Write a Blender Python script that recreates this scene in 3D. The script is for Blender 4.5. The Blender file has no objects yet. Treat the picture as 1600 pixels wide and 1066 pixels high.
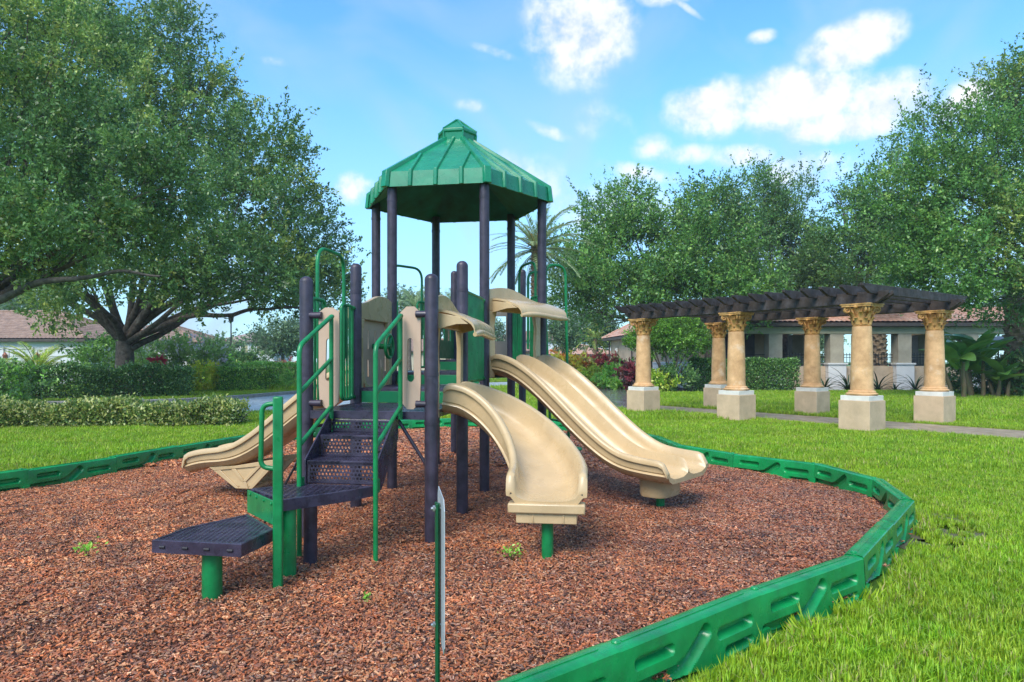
import bpy, bmesh, math, random
import numpy as np
from mathutils import Vector, Matrix, noise as mnoise

random.seed(7)
rng = np.random.default_rng(11)
scene = bpy.context.scene
COL = scene.collection
R = math.radians

# ------------------------------------------------------------------ camera
CAM_H = 1.5
FPX = 1070.8          # focal length in pixels of a 1600 px wide picture
HORIZON = 565.5
cam_data = bpy.data.cameras.new('camera')
cam_data.sensor_width = 36.0
cam_data.lens = 36.0 * FPX / 1600.0
cam_data.shift_y = (HORIZON - 533.0) / 1600.0
cam_data.clip_start = 0.05
cam_data.clip_end = 3000
cam = bpy.data.objects.new('camera', cam_data)
cam.location = (0, 0, CAM_H)
cam.rotation_euler = (R(90), 0, 0)
COL.objects.link(cam)
scene.camera = cam

# ------------------------------------------------------------------ exposure
scene.view_settings.view_transform = 'Standard'
scene.view_settings.look = 'None'
scene.view_settings.gamma = 1.0
scene.view_settings.exposure = 1.45
scene.view_settings.use_curve_mapping = False
scene.cycles.max_bounces = 4
scene.cycles.transparent_max_bounces = 4
scene.cycles.diffuse_bounces = 3
scene.cycles.glossy_bounces = 2
scene.cycles.transmission_bounces = 3
scene.cycles.caustics_reflective = False
scene.cycles.caustics_refractive = False

# ------------------------------------------------------------------ sun and sky
SUN_EL, SUN_AZ = 47.0, 207.0      # azimuth clockwise from +Y (the view direction): behind the camera, to the left
sun_data = bpy.data.lights.new('sun', 'SUN')
sun_data.energy = 1.65
sun_data.angle = R(34)
sun_data.color = (1.0, 0.93, 0.82)
sun = bpy.data.objects.new('sun', sun_data)
sdir = Vector((math.sin(R(SUN_AZ)) * math.cos(R(SUN_EL)), math.cos(R(SUN_AZ)) * math.cos(R(SUN_EL)), math.sin(R(SUN_EL))))
sun.rotation_euler = sdir.to_track_quat('Z', 'Y').to_euler()
COL.objects.link(sun)

world = bpy.data.worlds.new('World')
scene.world = world
world.use_nodes = True
WN, WL = world.node_tree.nodes, world.node_tree.links
WN.clear()


def wmath(op, a, b=None, c=None):
    n = WN.new('ShaderNodeMath'); n.operation = op
    for i, q in enumerate((a, b, c)):
        if q is None: continue
        if isinstance(q, (int, float)): n.inputs[i].default_value = q
        else: WL.new(q, n.inputs[i])
    return n.outputs[0]


def build_sky():
    out = WN.new('ShaderNodeOutputWorld'); bg = WN.new('ShaderNodeBackground')
    sky = WN.new('ShaderNodeTexSky'); sky.sky_type = 'NISHITA'; sky.sun_disc = False
    sky.sun_elevation = R(SUN_EL); sky.sun_rotation = R(SUN_AZ)
    sky.altitude = 10; sky.air_density = 1.0; sky.dust_density = 0.35; sky.ozone_density = 1.3
    tc = WN.new('ShaderNodeTexCoord')
    sep = WN.new('ShaderNodeSeparateXYZ'); WL.new(tc.outputs['Generated'], sep.inputs[0])
    # sky coordinates in degrees: azimuth from +Y, elevation
    # a slow warp of the direction makes the cloud edges lumpy
    nz = WN.new('ShaderNodeTexNoise'); nz.inputs['Scale'].default_value = 9.0; nz.inputs['Detail'].default_value = 4; nz.inputs['Roughness'].default_value = 0.58
    WL.new(tc.outputs['Generated'], nz.inputs['Vector'])
    nz2 = WN.new('ShaderNodeTexNoise'); nz2.inputs['Scale'].default_value = 26.0; nz2.inputs['Detail'].default_value = 7; nz2.inputs['Roughness'].default_value = 0.6
    WL.new(tc.outputs['Generated'], nz2.inputs['Vector'])
    az = wmath('MULTIPLY', wmath('ARCTAN2', sep.outputs[0], sep.outputs[1]), 57.2958)
    el = wmath('MULTIPLY', wmath('ARCSINE', sep.outputs[2]), 57.2958)
    # each cloud: azimuth, elevation, half width, half height (degrees), tilt, weight
    clouds = [(5.5, 26.0, 4.4, 4.6, 0, 1.0), (6.0, 23.6, 2.2, 2.0, 0, .8), (12.5, 27.8, 2.6, 1.0, 0, .8),
              (26.2, 22.4, 3.6, 1.9, 12, 1.0), (22.6, 19.4, 5.6, 2.6, 0, 1.0), (16.2, 19.6, 3.6, 2.3, 0, 1.0), (28.5, 18.6, 3.2, 2.0, 0, 1.0), (25.5, 17.2, 4.6, 1.2, 0, 1.0),
              (14.2, 16.4, 3.2, .9, 0, .6), (18.5, 15.9, 2.6, 1.0, 0, .72), (23.5, 14.4, 3.6, 1.5, 0, .75), (11.6, 17.0, 2.0, 1.2, 0, .62),
              (-13.0, 13.8, 1.9, 1.5, 0, .9), (-19.0, 22.5, 1.6, .5, 0, .5), (-3.2, 20.5, 1.8, .7, 0, .5), (1.5, 15.2, 5.0, 2.0, -12, .50), (33.5, 17.5, 2.2, 1.6, 0, .7),
              (14.0, 26.8, 2.2, .28, -38, .55), (-1.0, 24.2, 3.2, .45, -16, .5), (33.0, 25.0, 7.0, .22, -14, .5), (7.5, 19.2, 3.2, 2.0, -20, .42), (9.0, 12.5, 6.0, 3.0, 0, .55), (10.5, 15.2, 4.0, .8, -14, .62), (-6.5, 16.5, 3.0, .6, -8, .5), (20.0, 24.0, 1.2, .6, 0, .6), (3.0, 18.6, 2.4, .6, -20, .5),
              (-60, 24, 14, 7, 0, 1.0), (62, 27, 12, 6, 10, 1.0), (120, 30, 18, 8, 0, 1.0), (-125, 28, 16, 8, 0, 1.0), (178, 40, 16, 8, 0, .9), (-90, 55, 14, 7, 0, .9), (75, 58, 15, 8, 0, .9), (0, 62, 16, 7, 0, .9)]
    total = None
    for a, e, w, h, tilt, wt in clouds:
        kx, ky = math.cos(R(e)) / w, 1.0 / h
        if tilt == 0:
            p = wmath('MULTIPLY_ADD', az, kx, -a * kx); q = wmath('MULTIPLY_ADD', el, ky, -e * ky)
        else:
            ct, st = math.cos(R(tilt)), math.sin(R(tilt)); ce = math.cos(R(e))
            da = wmath('MULTIPLY_ADD', az, ce, -a * ce); de = wmath('SUBTRACT', el, e)
            p = wmath('MULTIPLY_ADD', da, ct / w, wmath('MULTIPLY', de, st / w)); q = wmath('MULTIPLY_ADD', de, ct / h, wmath('MULTIPLY', da, -st / h))
        d2 = wmath('MULTIPLY_ADD', q, q, wmath('MULTIPLY', p, p))
        g = wmath('MULTIPLY_ADD', d2, -0.62 * wt, wt)
        total = g if total is None else wmath('MAXIMUM', total, g)
    total = wmath('MAXIMUM', total, 0.0)
    # lumps and small curls eat into the soft masses
    lump = wmath('MULTIPLY_ADD', wmath('SUBTRACT', nz.outputs[0], 0.5), 1.3, wmath('MULTIPLY', wmath('SUBTRACT', nz2.outputs[0], 0.5), 1.5))
    dens = wmath('ADD', total, wmath('MULTIPLY', lump, wmath('MINIMUM', 1.0, wmath('MULTIPLY_ADD', total, 1.2, 0.10))))
    mr = WN.new('ShaderNodeMapRange'); mr.interpolation_type = 'SMOOTHSTEP'
    mr.inputs['From Min'].default_value = 0.22; mr.inputs['From Max'].default_value = 0.95
    WL.new(dens, mr.inputs['Value'])
    # thin veil of high cloud everywhere, whiter near the horizon
    veil_n = WN.new('ShaderNodeTexNoise'); veil_n.inputs['Scale'].default_value = 4.0; veil_n.inputs['Detail'].default_value = 4; veil_n.inputs['Distortion'].default_value = 1.2
    WL.new(tc.outputs['Generated'], veil_n.inputs['Vector'])
    mh = WN.new('ShaderNodeMapRange'); mh.interpolation_type = 'SMOOTHSTEP'
    mh.inputs['From Min'].default_value = -2.0; mh.inputs['From Max'].default_value = 27.0; mh.inputs['To Min'].default_value = 0.66; mh.inputs['To Max'].default_value = 0.0
    WL.new(el, mh.inputs['Value'])
    veil = wmath('ADD', mh.outputs[0], wmath('MULTIPLY', wmath('MAXIMUM', wmath('SUBTRACT', veil_n.outputs[0], 0.47), 0.0), 1.5))
    # blue tint of the clear sky
    tint = WN.new('ShaderNodeMix'); tint.data_type = 'RGBA'; tint.blend_type = 'MULTIPLY'; tint.inputs[0].default_value = 1.0
    WL.new(sky.outputs[0], tint.inputs[6]); tint.inputs[7].default_value = (0.37, 0.68, 0.83, 1)
    m1 = WN.new('ShaderNodeMix'); m1.data_type = 'RGBA'
    WL.new(veil, m1.inputs[0]); WL.new(tint.outputs[2], m1.inputs[6]); m1.inputs[7].default_value = (1.45, 1.9, 2.5, 1)
    # cloud brightness: white body, a trace of grey where it is thickest low down
    cr = WN.new('ShaderNodeValToRGB')
    cr.color_ramp.elements[0].position = 0.32; cr.color_ramp.elements[0].color = (1.95, 2.15, 2.4, 1)
    cr.color_ramp.elements[1].position = 0.56; cr.color_ramp.elements[1].color = (2.75, 2.8, 2.85, 1)
    WL.new(nz2.outputs[0], cr.inputs[0])
    m2 = WN.new('ShaderNodeMix'); m2.data_type = 'RGBA'
    WL.new(wmath('MULTIPLY', mr.outputs[0], 0.96), m2.inputs[0]); WL.new(m1.outputs[2], m2.inputs[6]); WL.new(cr.outputs[0], m2.inputs[7])
    WL.new(m2.outputs[2], bg.inputs[0])
    bg.inputs[1].default_value = 0.15
    WL.new(bg.outputs[0], out.inputs[0])


build_sky()
world.cycles.sampling_method = 'MANUAL'
world.cycles.sample_map_resolution = 512

# ------------------------------------------------------------------ where a picture point lies in the place
GZ = -0.06            # level of the lawns; the mulch surface is z = 0


def at(x, y, depth):
    """the point seen at photo pixel (x, y) that stands `depth` metres away"""
    return Vector(((x - 800.0) / FPX * depth, depth, CAM_H + (HORIZON - y) / FPX * depth))


def gp(x, y, z=GZ):
    d = (CAM_H - z) * FPX / (y - HORIZON)
    return Vector(((x - 800.0) / FPX * d, d, z))


# ------------------------------------------------------------------ materials
MATS = {}


def mat(name, col, rough=0.5, var=0.12, nscale=6.0, bump=0.0, bscale=60.0, spec=0.5, col2=None, metallic=0.0,
        rough_var=0.0, attr=None, rand=None, transl=0.0, coat=0.0, stain=None, stain_scale=3.0, stain_lo=.5, stain_hi=.7, sheen=0.0, extra_bump=None):
    """one procedural material: noise-varied colour, optional attribute tint, per-instance ramp, stains and bump"""
    if name in MATS: return MATS[name]
    m = bpy.data.materials.new(name); m.use_nodes = True
    N, L = m.node_tree.nodes, m.node_tree.links
    b = N['Principled BSDF']; out = N['Material Output']
    tc = N.new('ShaderNodeTexCoord')
    geo = N.new('ShaderNodeNewGeometry')
    nz = N.new('ShaderNodeTexNoise'); nz.inputs['Scale'].default_value = nscale; nz.inputs['Detail'].default_value = 6; nz.inputs['Roughness'].default_value = .6
    L.new(geo.outputs['Position'], nz.inputs['Vector'])
    c2 = col2 if col2 else tuple(max(0, q * (1 - 2.2 * var)) for q in col)
    c1 = tuple(min(1, q * (1 + var)) for q in col)
    ramp = N.new('ShaderNodeValToRGB')
    ramp.color_ramp.elements[0].position = .32; ramp.color_ramp.elements[0].color = (*c2, 1)
    ramp.color_ramp.elements[1].position = .68; ramp.color_ramp.elements[1].color = (*c1, 1)
    L.new(nz.outputs[0], ramp.inputs[0])
    color = ramp.outputs[0]

    def mix(fac, a, bb, mode='MIX'):
        k = N.new('ShaderNodeMix'); k.data_type = 'RGBA'; k.blend_type = mode
        if isinstance(fac, (int, float)): k.inputs[0].default_value = fac
        else: L.new(fac, k.inputs[0])
        L.new(a, k.inputs[6])
        if isinstance(bb, tuple): k.inputs[7].default_value = (*bb, 1)
        else: L.new(bb, k.inputs[7])
        return k.outputs[2]
    if attr:
        a = N.new('ShaderNodeAttribute'); a.attribute_name = attr
        color = mix(1.0, color, a.outputs['Color'], 'MULTIPLY')
    if rand:
        oi = N.new('ShaderNodeObjectInfo')
        rr = N.new('ShaderNodeValToRGB')
        rr.color_ramp.elements[0].position = 0; rr.color_ramp.elements[-1].position = 1
        while len(rr.color_ramp.elements) < len(rand): rr.color_ramp.elements.new(.5)
        for i, cc in enumerate(rand):
            rr.color_ramp.elements[i].position = i / (len(rand) - 1); rr.color_ramp.elements[i].color = (*cc, 1)
        L.new(oi.outputs['Random'], rr.inputs[0])
        color = mix(1.0, color, rr.outputs[0], 'MULTIPLY')
    if stain:
        sn = N.new('ShaderNodeTexNoise'); sn.inputs['Scale'].default_value = stain_scale; sn.inputs['Detail'].default_value = 8; sn.inputs['Roughness'].default_value = .65
        L.new(geo.outputs['Position'], sn.inputs['Vector'])
        mr = N.new('ShaderNodeMapRange'); mr.inputs['From Min'].default_value = stain_lo; mr.inputs['From Max'].default_value = stain_hi
        L.new(sn.outputs[0], mr.inputs['Value'])
        color = mix(mr.outputs[0], color, stain)
    L.new(color, b.inputs['Base Color'])
    b.inputs['Roughness'].default_value = rough
    b.inputs['Metallic'].default_value = metallic
    b.inputs['Specular IOR Level'].default_value = spec
    if coat: b.inputs['Coat Weight'].default_value = coat; b.inputs['Coat Roughness'].default_value = .12
    if rough_var:
        rn = N.new('ShaderNodeTexNoise'); rn.inputs['Scale'].default_value = nscale * 2.3; rn.inputs['Detail'].default_value = 5
        L.new(geo.outputs['Position'], rn.inputs['Vector'])
        mr = N.new('ShaderNodeMapRange'); mr.inputs['From Min'].default_value = .3; mr.inputs['From Max'].default_value = .7
        mr.inputs['To Min'].default_value = max(.03, rough - rough_var); mr.inputs['To Max'].default_value = min(1, rough + rough_var)
        L.new(rn.outputs[0], mr.inputs['Value']); L.new(mr.outputs[0], b.inputs['Roughness'])
    if bump:
        bn = N.new('ShaderNodeTexNoise'); bn.inputs['Scale'].default_value = bscale; bn.inputs['Detail'].default_value = 5
        L.new(geo.outputs['Position'], bn.inputs['Vector'])
        bp = N.new('ShaderNodeBump'); bp.inputs['Strength'].default_value = bump; bp.inputs['Distance'].default_value = .01
        L.new(bn.outputs[0], bp.inputs['Height']); L.new(bp.outputs[0], b.inputs['Normal'])
    if transl:
        t = N.new('ShaderNodeBsdfTranslucent'); L.new(color, t.inputs[0])
        ms = N.new('ShaderNodeMixShader'); ms.inputs[0].default_value = transl
        L.new(b.outputs[0], ms.inputs[1]); L.new(t.outputs[0], ms.inputs[2]); L.new(ms.outputs[0], out.inputs[0])
    MATS[name] = m
    return m


PLUM = mat('plum_coated_steel', (.046, .034, .054), .42, .25, 9, .12, 220, .5, rough_var=.12, stain=(.10, .09, .12), stain_scale=28, stain_lo=.62, stain_hi=.8)
PLUM_DECK = mat('plum_vinyl_deck', (.052, .042, .070), .30, .25, 7, .1, 150, .5, rough_var=.14)
GREEN = mat('green_coated_steel', (.006, .215, .060), .34, .16, 7, .06, 120, .5, rough_var=.08)
GREEN_PANEL = mat('green_plastic_sheet', (.004, .17, .062), .4, .12, 5, .04, 100, .5, rough_var=.08)
ROOF_GREEN = mat('green_roof_plastic', (.006, .21, .095), .28, .10, 4, .012, 30, .55, rough_var=.06, stain=(.012, .25, .12), stain_scale=5)
ROOF_IN = mat('green_roof_inside', (.008, .17, .14), .55, .2, 4, .05, 60)
TAN = mat('tan_moulded_plastic', (.57, .40, .215), .28, .07, 2.5, .03, 30, .5, rough_var=.14, stain=(.42, .29, .14), stain_scale=4.5, stain_lo=.56, stain_hi=.85)
TAN_SHEET = mat('pinkish_tan_sheet', (.54, .37, .26), .45, .06, 3, .03, 90)
BORDER = mat('green_border_plastic', (.006, .27, .07), .30, .18, 3.5, .06, 70, .5, rough_var=.12, stain=(.02, .16, .06), stain_scale=6, stain_lo=.55, stain_hi=.75)
STEEL = mat('galvanised_steel', (.5, .5, .5), .35, .15, 20, metallic=.8)
BLACK = mat('black_rubber', (.012, .012, .014), .5, .2, 20)


# ------------------------------------------------------------------ mesh builder
class MB:
    def __init__(s): s.v = []; s.f = []

    def add(s, vs, fs):
        o = len(s.v); s.v += [tuple(q) for q in vs]; s.f += [tuple(i + o for i in f) for f in fs]

    def box(s, c, size, rz=0.0, M=None):
        x, y, z = (q / 2 for q in size)
        vs = [Vector((a * x, b * y, d * z)) for d in (-1, 1) for b in (-1, 1) for a in (-1, 1)]
        Q = M if M else Matrix.Rotation(rz, 4, 'Z')
        vs = [Q @ q + Vector(c) for q in vs]
        s.add(vs, [(0, 2, 3, 1), (4, 5, 7, 6), (0, 1, 5, 4), (2, 6, 7, 3), (0, 4, 6, 2), (1, 3, 7, 5)])
        return s

    def prism(s, poly, z0, z1, M=None):
        n = len(poly); M = M or Matrix()
        a = sum(poly[i][0] * poly[(i + 1) % n][1] - poly[(i + 1) % n][0] * poly[i][1] for i in range(n))
        if a < 0: poly = list(reversed(poly))
        vs = [M @ Vector((p[0], p[1], z0)) for p in poly] + [M @ Vector((p[0], p[1], z1)) for p in poly]
        s.add(vs, [tuple(reversed(range(n))), tuple(range(n, 2 * n))] + [(i, (i + 1) % n, n + (i + 1) % n, n + i) for i in range(n)])
        return s

    def tube(s, pts, r, seg=10, closed=False, cap=True):
        pts = [Vector(p) for p in pts]; n = len(pts)
        rr = r if isinstance(r, (list, tuple)) else [r] * n
        tang = []
        for i in range(n):
            a = pts[(i - 1) % n] if (closed or i > 0) else pts[i]
            b = pts[(i + 1) % n] if (closed or i < n - 1) else pts[i]
            t = (b - a); tang.append(t.normalized() if t.length > 1e-9 else Vector((0, 0, 1)))
        up = Vector((0, 0, 1)) if abs(tang[0].z) < .9 else Vector((1, 0, 0))
        nrm = (up - tang[0] * up.dot(tang[0])).normalized()
        rings = []
        for i in range(n):
            if i: nrm = (nrm - tang[i] * nrm.dot(tang[i])).normalized()
            bi = tang[i].cross(nrm)
            rings.append([pts[i] + (nrm * math.cos(2 * math.pi * k / seg) + bi * math.sin(2 * math.pi * k / seg)) * rr[i] for k in range(seg)])
        vs = [q for ring in rings for q in ring]; fs = []
        for i in range(n if closed else n - 1):
            j = (i + 1) % n
            for k in range(seg):
                l = (k + 1) % seg
                fs.append((i * seg + k, i * seg + l, j * seg + l, j * seg + k))
        if cap and not closed:
            fs.append(tuple(reversed(range(seg)))); fs.append(tuple((n - 1) * seg + k for k in range(seg)))
        s.add(vs, fs)
        return s

    def lathe(s, prof, c=(0, 0, 0), seg=20, rot=0.0):
        c = Vector(c); vs = []; fs = []
        for r, z in prof:
            for k in range(seg):
                a = rot + 2 * math.pi * k / seg
                vs.append(c + Vector((r * math.cos(a), r * math.sin(a), z)))
        for i in range(len(prof) - 1):
            for k in range(seg):
                l = (k + 1) % seg
                fs.append((i * seg + k, i * seg + l, (i + 1) * seg + l, (i + 1) * seg + k))
        fs.append(tuple(reversed(range(seg)))); fs.append(tuple((len(prof) - 1) * seg + k for k in range(seg)))
        s.add(vs, fs)
        return s

    def sweep(s, rings, closed_profile=True, caps=True):
        n = len(rings[0]); vs = [q for r in rings for q in r]; fs = []
        for i in range(len(rings) - 1):
            for k in range(n if closed_profile else n - 1):
                l = (k + 1) % n
                fs.append((i * n + k, i * n + l, (i + 1) * n + l, (i + 1) * n + k))
        if caps and closed_profile:
            fs.append(tuple(reversed(range(n)))); fs.append(tuple((len(rings) - 1) * n + k for k in range(n)))
        s.add(vs, fs)
        return s

    def mesh(s, name, m=None, smooth=35):
        me = bpy.data.meshes.new(name)
        me.from_pydata(s.v, [], s.f); me.update()
        bm = bmesh.new(); bm.from_mesh(me); bmesh.ops.recalc_face_normals(bm, faces=bm.faces); bm.to_mesh(me); bm.free()
        if smooth:
            me.polygons.foreach_set('use_smooth', [True] * len(me.polygons))
            me.set_sharp_from_angle(angle=R(smooth))
        if m: me.materials.append(m)
        return me

    def build(s, name, m=None, parent=None, smooth=35, bevel=0.0, loc=None, rz=0.0):
        return link(name, s.mesh(name, m, smooth), parent, bevel, loc, rz)


def link(name, data, parent=None, bevel=0.0, loc=None, rz=0.0):
    o = bpy.data.objects.new(name, data); COL.objects.link(o)
    if parent is not None: o.parent = parent
    if loc is not None: o.location = loc
    if rz: o.rotation_euler.z = rz
    if bevel:
        b = o.modifiers.new('bevel', 'BEVEL'); b.width = bevel; b.segments = 2; b.limit_method = 'ANGLE'; b.angle_limit = R(40)
        b.harden_normals = False
    return o


def thing(name, label, cat, loc=(0, 0, 0), rz=0.0, group=None):
    o = link(name, None, None, 0, loc, rz); o.empty_display_size = .2
    return tag(o, label, cat, group)


def tag(o, label=None, cat=None, group=None, kind=None):
    if label: o['label'] = label
    if cat: o['category'] = cat
    if group: o['group'] = group
    if kind: o['kind'] = kind
    return o


def copy_tree(o, parent=None):
    c = o.copy(); COL.objects.link(c); c.parent = parent
    for ch in list(o.children): copy_tree(ch, c)
    return c


# ------------------------------------------------------------------ scattering of uncountable pieces (geometry nodes)
def proto(name, verts, faces, m, cols=None, smooth=False):
    me = bpy.data.meshes.new(name); me.from_pydata(verts, [], faces); me.update()
    me.materials.append(m)
    if cols is not None:
        a = me.color_attributes.new('tint', 'FLOAT_COLOR', 'POINT')
        a.data.foreach_set('color', np.asarray(cols, dtype=np.float32).ravel())
    if smooth: me.polygons.foreach_set('use_smooth', [True] * len(me.polygons))
    return bpy.data.objects.new(name, me)


def scatter(name, pts, rots, scl, protos, parent=None, idx=None):
    """one object: every point carries a copy of one of the protos"""
    pts = np.asarray(pts, dtype=np.float32); n = len(pts)
    me = bpy.data.meshes.new(name); me.vertices.add(n); me.vertices.foreach_set('co', pts.ravel()); me.update()
    a = me.attributes.new('rot', 'FLOAT_VECTOR', 'POINT'); a.data.foreach_set('vector', np.asarray(rots, dtype=np.float32).ravel())
    a = me.attributes.new('scl', 'FLOAT', 'POINT'); a.data.foreach_set('value', np.asarray(scl, dtype=np.float32).ravel())
    if idx is None: idx = rng.integers(0, len(protos), n)
    a = me.attributes.new('pick', 'INT', 'POINT'); a.data.foreach_set('value', np.asarray(idx, dtype=np.int32).ravel())
    for p in protos:
        for mm in p.data.materials:
            if mm.name not in [q.name for q in me.materials]: me.materials.append(mm)
    o = link(name, me, parent)
    ng = bpy.data.node_groups.new(name + '_scatter', 'GeometryNodeTree')
    ng.interface.new_socket('Geometry', in_out='INPUT', socket_type='NodeSocketGeometry')
    ng.interface.new_socket('Geometry', in_out='OUTPUT', socket_type='NodeSocketGeometry')
    N, L = ng.nodes, ng.links
    gi, go = N.new('NodeGroupInput'), N.new('NodeGroupOutput')

    def named(nm, ty):
        q = N.new('GeometryNodeInputNamedAttribute'); q.data_type = ty; q.inputs['Name'].default_value = nm
        return q.outputs['Attribute']
    join = N.new('GeometryNodeJoinGeometry')
    ro, sc, pk = named('rot', 'FLOAT_VECTOR'), named('scl', 'FLOAT'), named('pick', 'INT')
    for k, p in enumerate(protos):
        oi = N.new('GeometryNodeObjectInfo'); oi.inputs['Object'].default_value = p; oi.inputs['As Instance'].default_value = False
        ip = N.new('GeometryNodeInstanceOnPoints')
        L.new(gi.outputs[0], ip.inputs['Points']); L.new(oi.outputs['Geometry'], ip.inputs['Instance'])
        L.new(ro, ip.inputs['Rotation']); L.new(sc, ip.inputs['Scale'])
        cp = N.new('FunctionNodeCompare'); cp.data_type = 'INT'; cp.operation = 'EQUAL'
        L.new(pk, cp.inputs[2]); cp.inputs[3].default_value = k
        L.new(cp.outputs[0], ip.inputs['Selection'])
        L.new(ip.outputs[0], join.inputs[0])
    L.new(join.outputs[0], go.inputs[0])
    md = o.modifiers.new('scatter', 'NODES'); md.node_group = ng
    return o


def inside(poly, x, y):
    """vectorised point in polygon"""
    x = np.asarray(x); y = np.asarray(y)
    if x.size == 1:
        a, b, c, n = float(x.ravel()[0]), float(y.ravel()[0]), False, len(poly)
        for i in range(n):
            x1, y1 = poly[i][0], poly[i][1]; x2, y2 = poly[(i + 1) % n][0], poly[(i + 1) % n][1]
            if (y1 > b) != (y2 > b) and a < (x2 - x1) * (b - y1) / (y2 - y1) + x1: c = not c
        return np.array([c])
    r = np.zeros(x.shape, bool); n = len(poly)
    for i in range(n):
        x1, y1 = poly[i][0], poly[i][1]; x2, y2 = poly[(i + 1) % n][0], poly[(i + 1) % n][1]
        c = ((y1 > y) != (y2 > y))
        if y1 != y2: r ^= c & (x < (x2 - x1) * (y - y1) / (y2 - y1) + x1)
    return r


def smooth_path(pts, sub=6, closed=False):
    """Catmull-Rom through the points"""
    P = [Vector(p) for p in pts]; n = len(P); out = []
    for i in range(n if closed else n - 1):
        g = (lambda k: P[k % n]) if closed else (lambda k: P[max(0, min(n - 1, k))])
        p0, p1, p2, p3 = g(i - 1), g(i), g(i + 1), g(i + 2)
        for j in range(sub):
            t = j / sub
            out.append(.5 * ((2 * p1) + (p2 - p0) * t + (2 * p0 - 5 * p1 + 4 * p2 - p3) * t * t + (3 * p1 - p0 - 3 * p2 + p3) * t ** 3))
    if not closed: out.append(P[-1])
    return out


def round_path(pts, rad, n=6):
    """polyline with its inner corners rounded"""
    P = [Vector(p) for p in pts]; out = [P[0]]
    for i in range(1, len(P) - 1):
        a, b, c = P[i - 1], P[i], P[i + 1]
        r = min(rad, (a - b).length * .49, (c - b).length * .49)
        s, e = b + (a - b).normalized() * r, b + (c - b).normalized() * r
        for k in range(n + 1):
            t = k / n; out.append(s * (1 - t) ** 2 + b * 2 * t * (1 - t) + e * t * t)
    out.append(P[-1])
    return out
# ================================================================== SETTING: ground, mulch, road, path
SOIL = mat('lawn_soil', (.075, .16, .014), .9, .35, 1.2, .6, 40, .2, col2=(.05, .11, .012))
MULCH_BASE = mat('mulch_bed', (.22, .10, .065), .85, .3, 12, 1.0, 60, .3, col2=(.09, .042, .032))
WETROAD = mat('wet_asphalt', (.42, .41, .40), .34, .15, 1.5, .15, 40, .4, rough_var=.14, stain=(.30, .29, .285), stain_scale=.7)
WETPAVE = mat('wet_pavers', (.22, .21, .20), .12, .15, 1.2, .08, 20, .5, rough_var=.1, stain=(.13, .12, .115), stain_scale=.9)
CONCRETE = mat('damp_concrete', (.36, .28, .19), .55, .15, 3, .2, 50, .4, rough_var=.2, stain=(.24, .17, .10), stain_scale=1.4)
KERB = mat('kerb_concrete', (.34, .31, .28), .7, .15, 4, .2, 40)
BEDSOIL = mat('planting_bed', (.045, .026, .020), .9, .3, 5, 1.0, 30, .3)


def sheet(name, poly, z, m, thick=0.0, kind='structure'):
    b = MB()
    if thick: b.prism(poly, z - thick, z)
    else: b.add([(p[0], p[1], z) for p in poly], [tuple(range(len(poly)))])
    o = b.build(name, m, None, 0)
    bm = bmesh.new(); bm.from_mesh(o.data); bmesh.ops.triangulate(bm, faces=[f for f in bm.faces if len(f.verts) > 4])
    for f in bm.faces:
        if not thick and f.normal.z < 0: f.normal_flip()
    bm.to_mesh(o.data); bm.free()
    return tag(o, kind=kind)


# the border line of the play area (metres), clockwise from the near right
BL_CTRL = [(.44, 3.10), (1.31, 3.83), (2.246, 4.53), (2.96, 5.45), (3.70, 6.42), (4.03, 7.56), (3.88, 8.70), (3.25, 9.45), (2.66, 10.35),
           (2.45, 12.2), (1.3, 14.6), (-1.3, 15.7), (-3.6, 14.2), (-4.75, 11.8), (-5.25, 9.95), (-5.62, 8.6), (-6.0, 7.9), (-6.6, 6.2), (-6.5, 4.0), (-5.1, 2.2), (-3.2, 1.45), (-1.6, 1.65), (-.45, 2.38)]
BL = smooth_path([(x, y, 0) for x, y in BL_CTRL], 10, True)
BEDPOLY = [(p.x, p.y) for p in BL]
BEDWIDE = []
for _i, _p in enumerate(BL):
    _t = (BL[(_i + 1) % len(BL)] - BL[_i - 1]).normalized(); BEDWIDE.append((_p.x + _t.y * .13, _p.y - _t.x * .13))


def resample(path, step):
    P = path + [path[0]]; d = [0]
    for i in range(len(P) - 1): d.append(d[-1] + (P[i + 1] - P[i]).length)
    n = round(d[-1] / step); out = []; j = 0
    for k in range(n):
        t = d[-1] * k / n
        while d[j + 1] < t: j += 1
        w = (t - d[j]) / (d[j + 1] - d[j]); out.append(P[j].lerp(P[j + 1], w))
    return out


JOINTS = resample(BL, 1.17)

# pergola frame (needed here for the path under it)
PG0 = Vector((5.896, 18.02, 0)); PGA = -0.951; PG_SP, PG_W = 3.315, 3.565
pd = Vector((math.cos(PGA), math.sin(PGA), 0)); pn = Vector((-pd.y, pd.x, 0))
_c = PG0 + pn * PG_W * .5
PATH = [_c + pd * 14 + pn * 1.1, _c + pd * 14 - pn * 1.1, _c - pd * 4.2 - pn * 1.1, _c - pd * 5.6 + pn * 1.1]
PATH = [(p.x, p.y) for p in PATH]
ROAD = [(-60, 22), (-24, 24.0), (-13.6, 25.6), (-10.4, 33.7), (-7.5, 42), (-3, 50), (6, 60), (30, 75), (30, 62), (12, 54), (4.5, 47), (-.5, 41), (-3.2, 34), (-4.3, 27), (-6.0, 21.6), (-9.5, 19.2), (-16, 17.8), (-60, 16)]
WALK = [(7.2, 53), (5.2, 52), (2.0, 36), (2.0, 26.5), (2.9, 22.3), (3.9, 21.6), (4.5, 21.8), (6.6, 33), (8.6, 50)]

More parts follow.
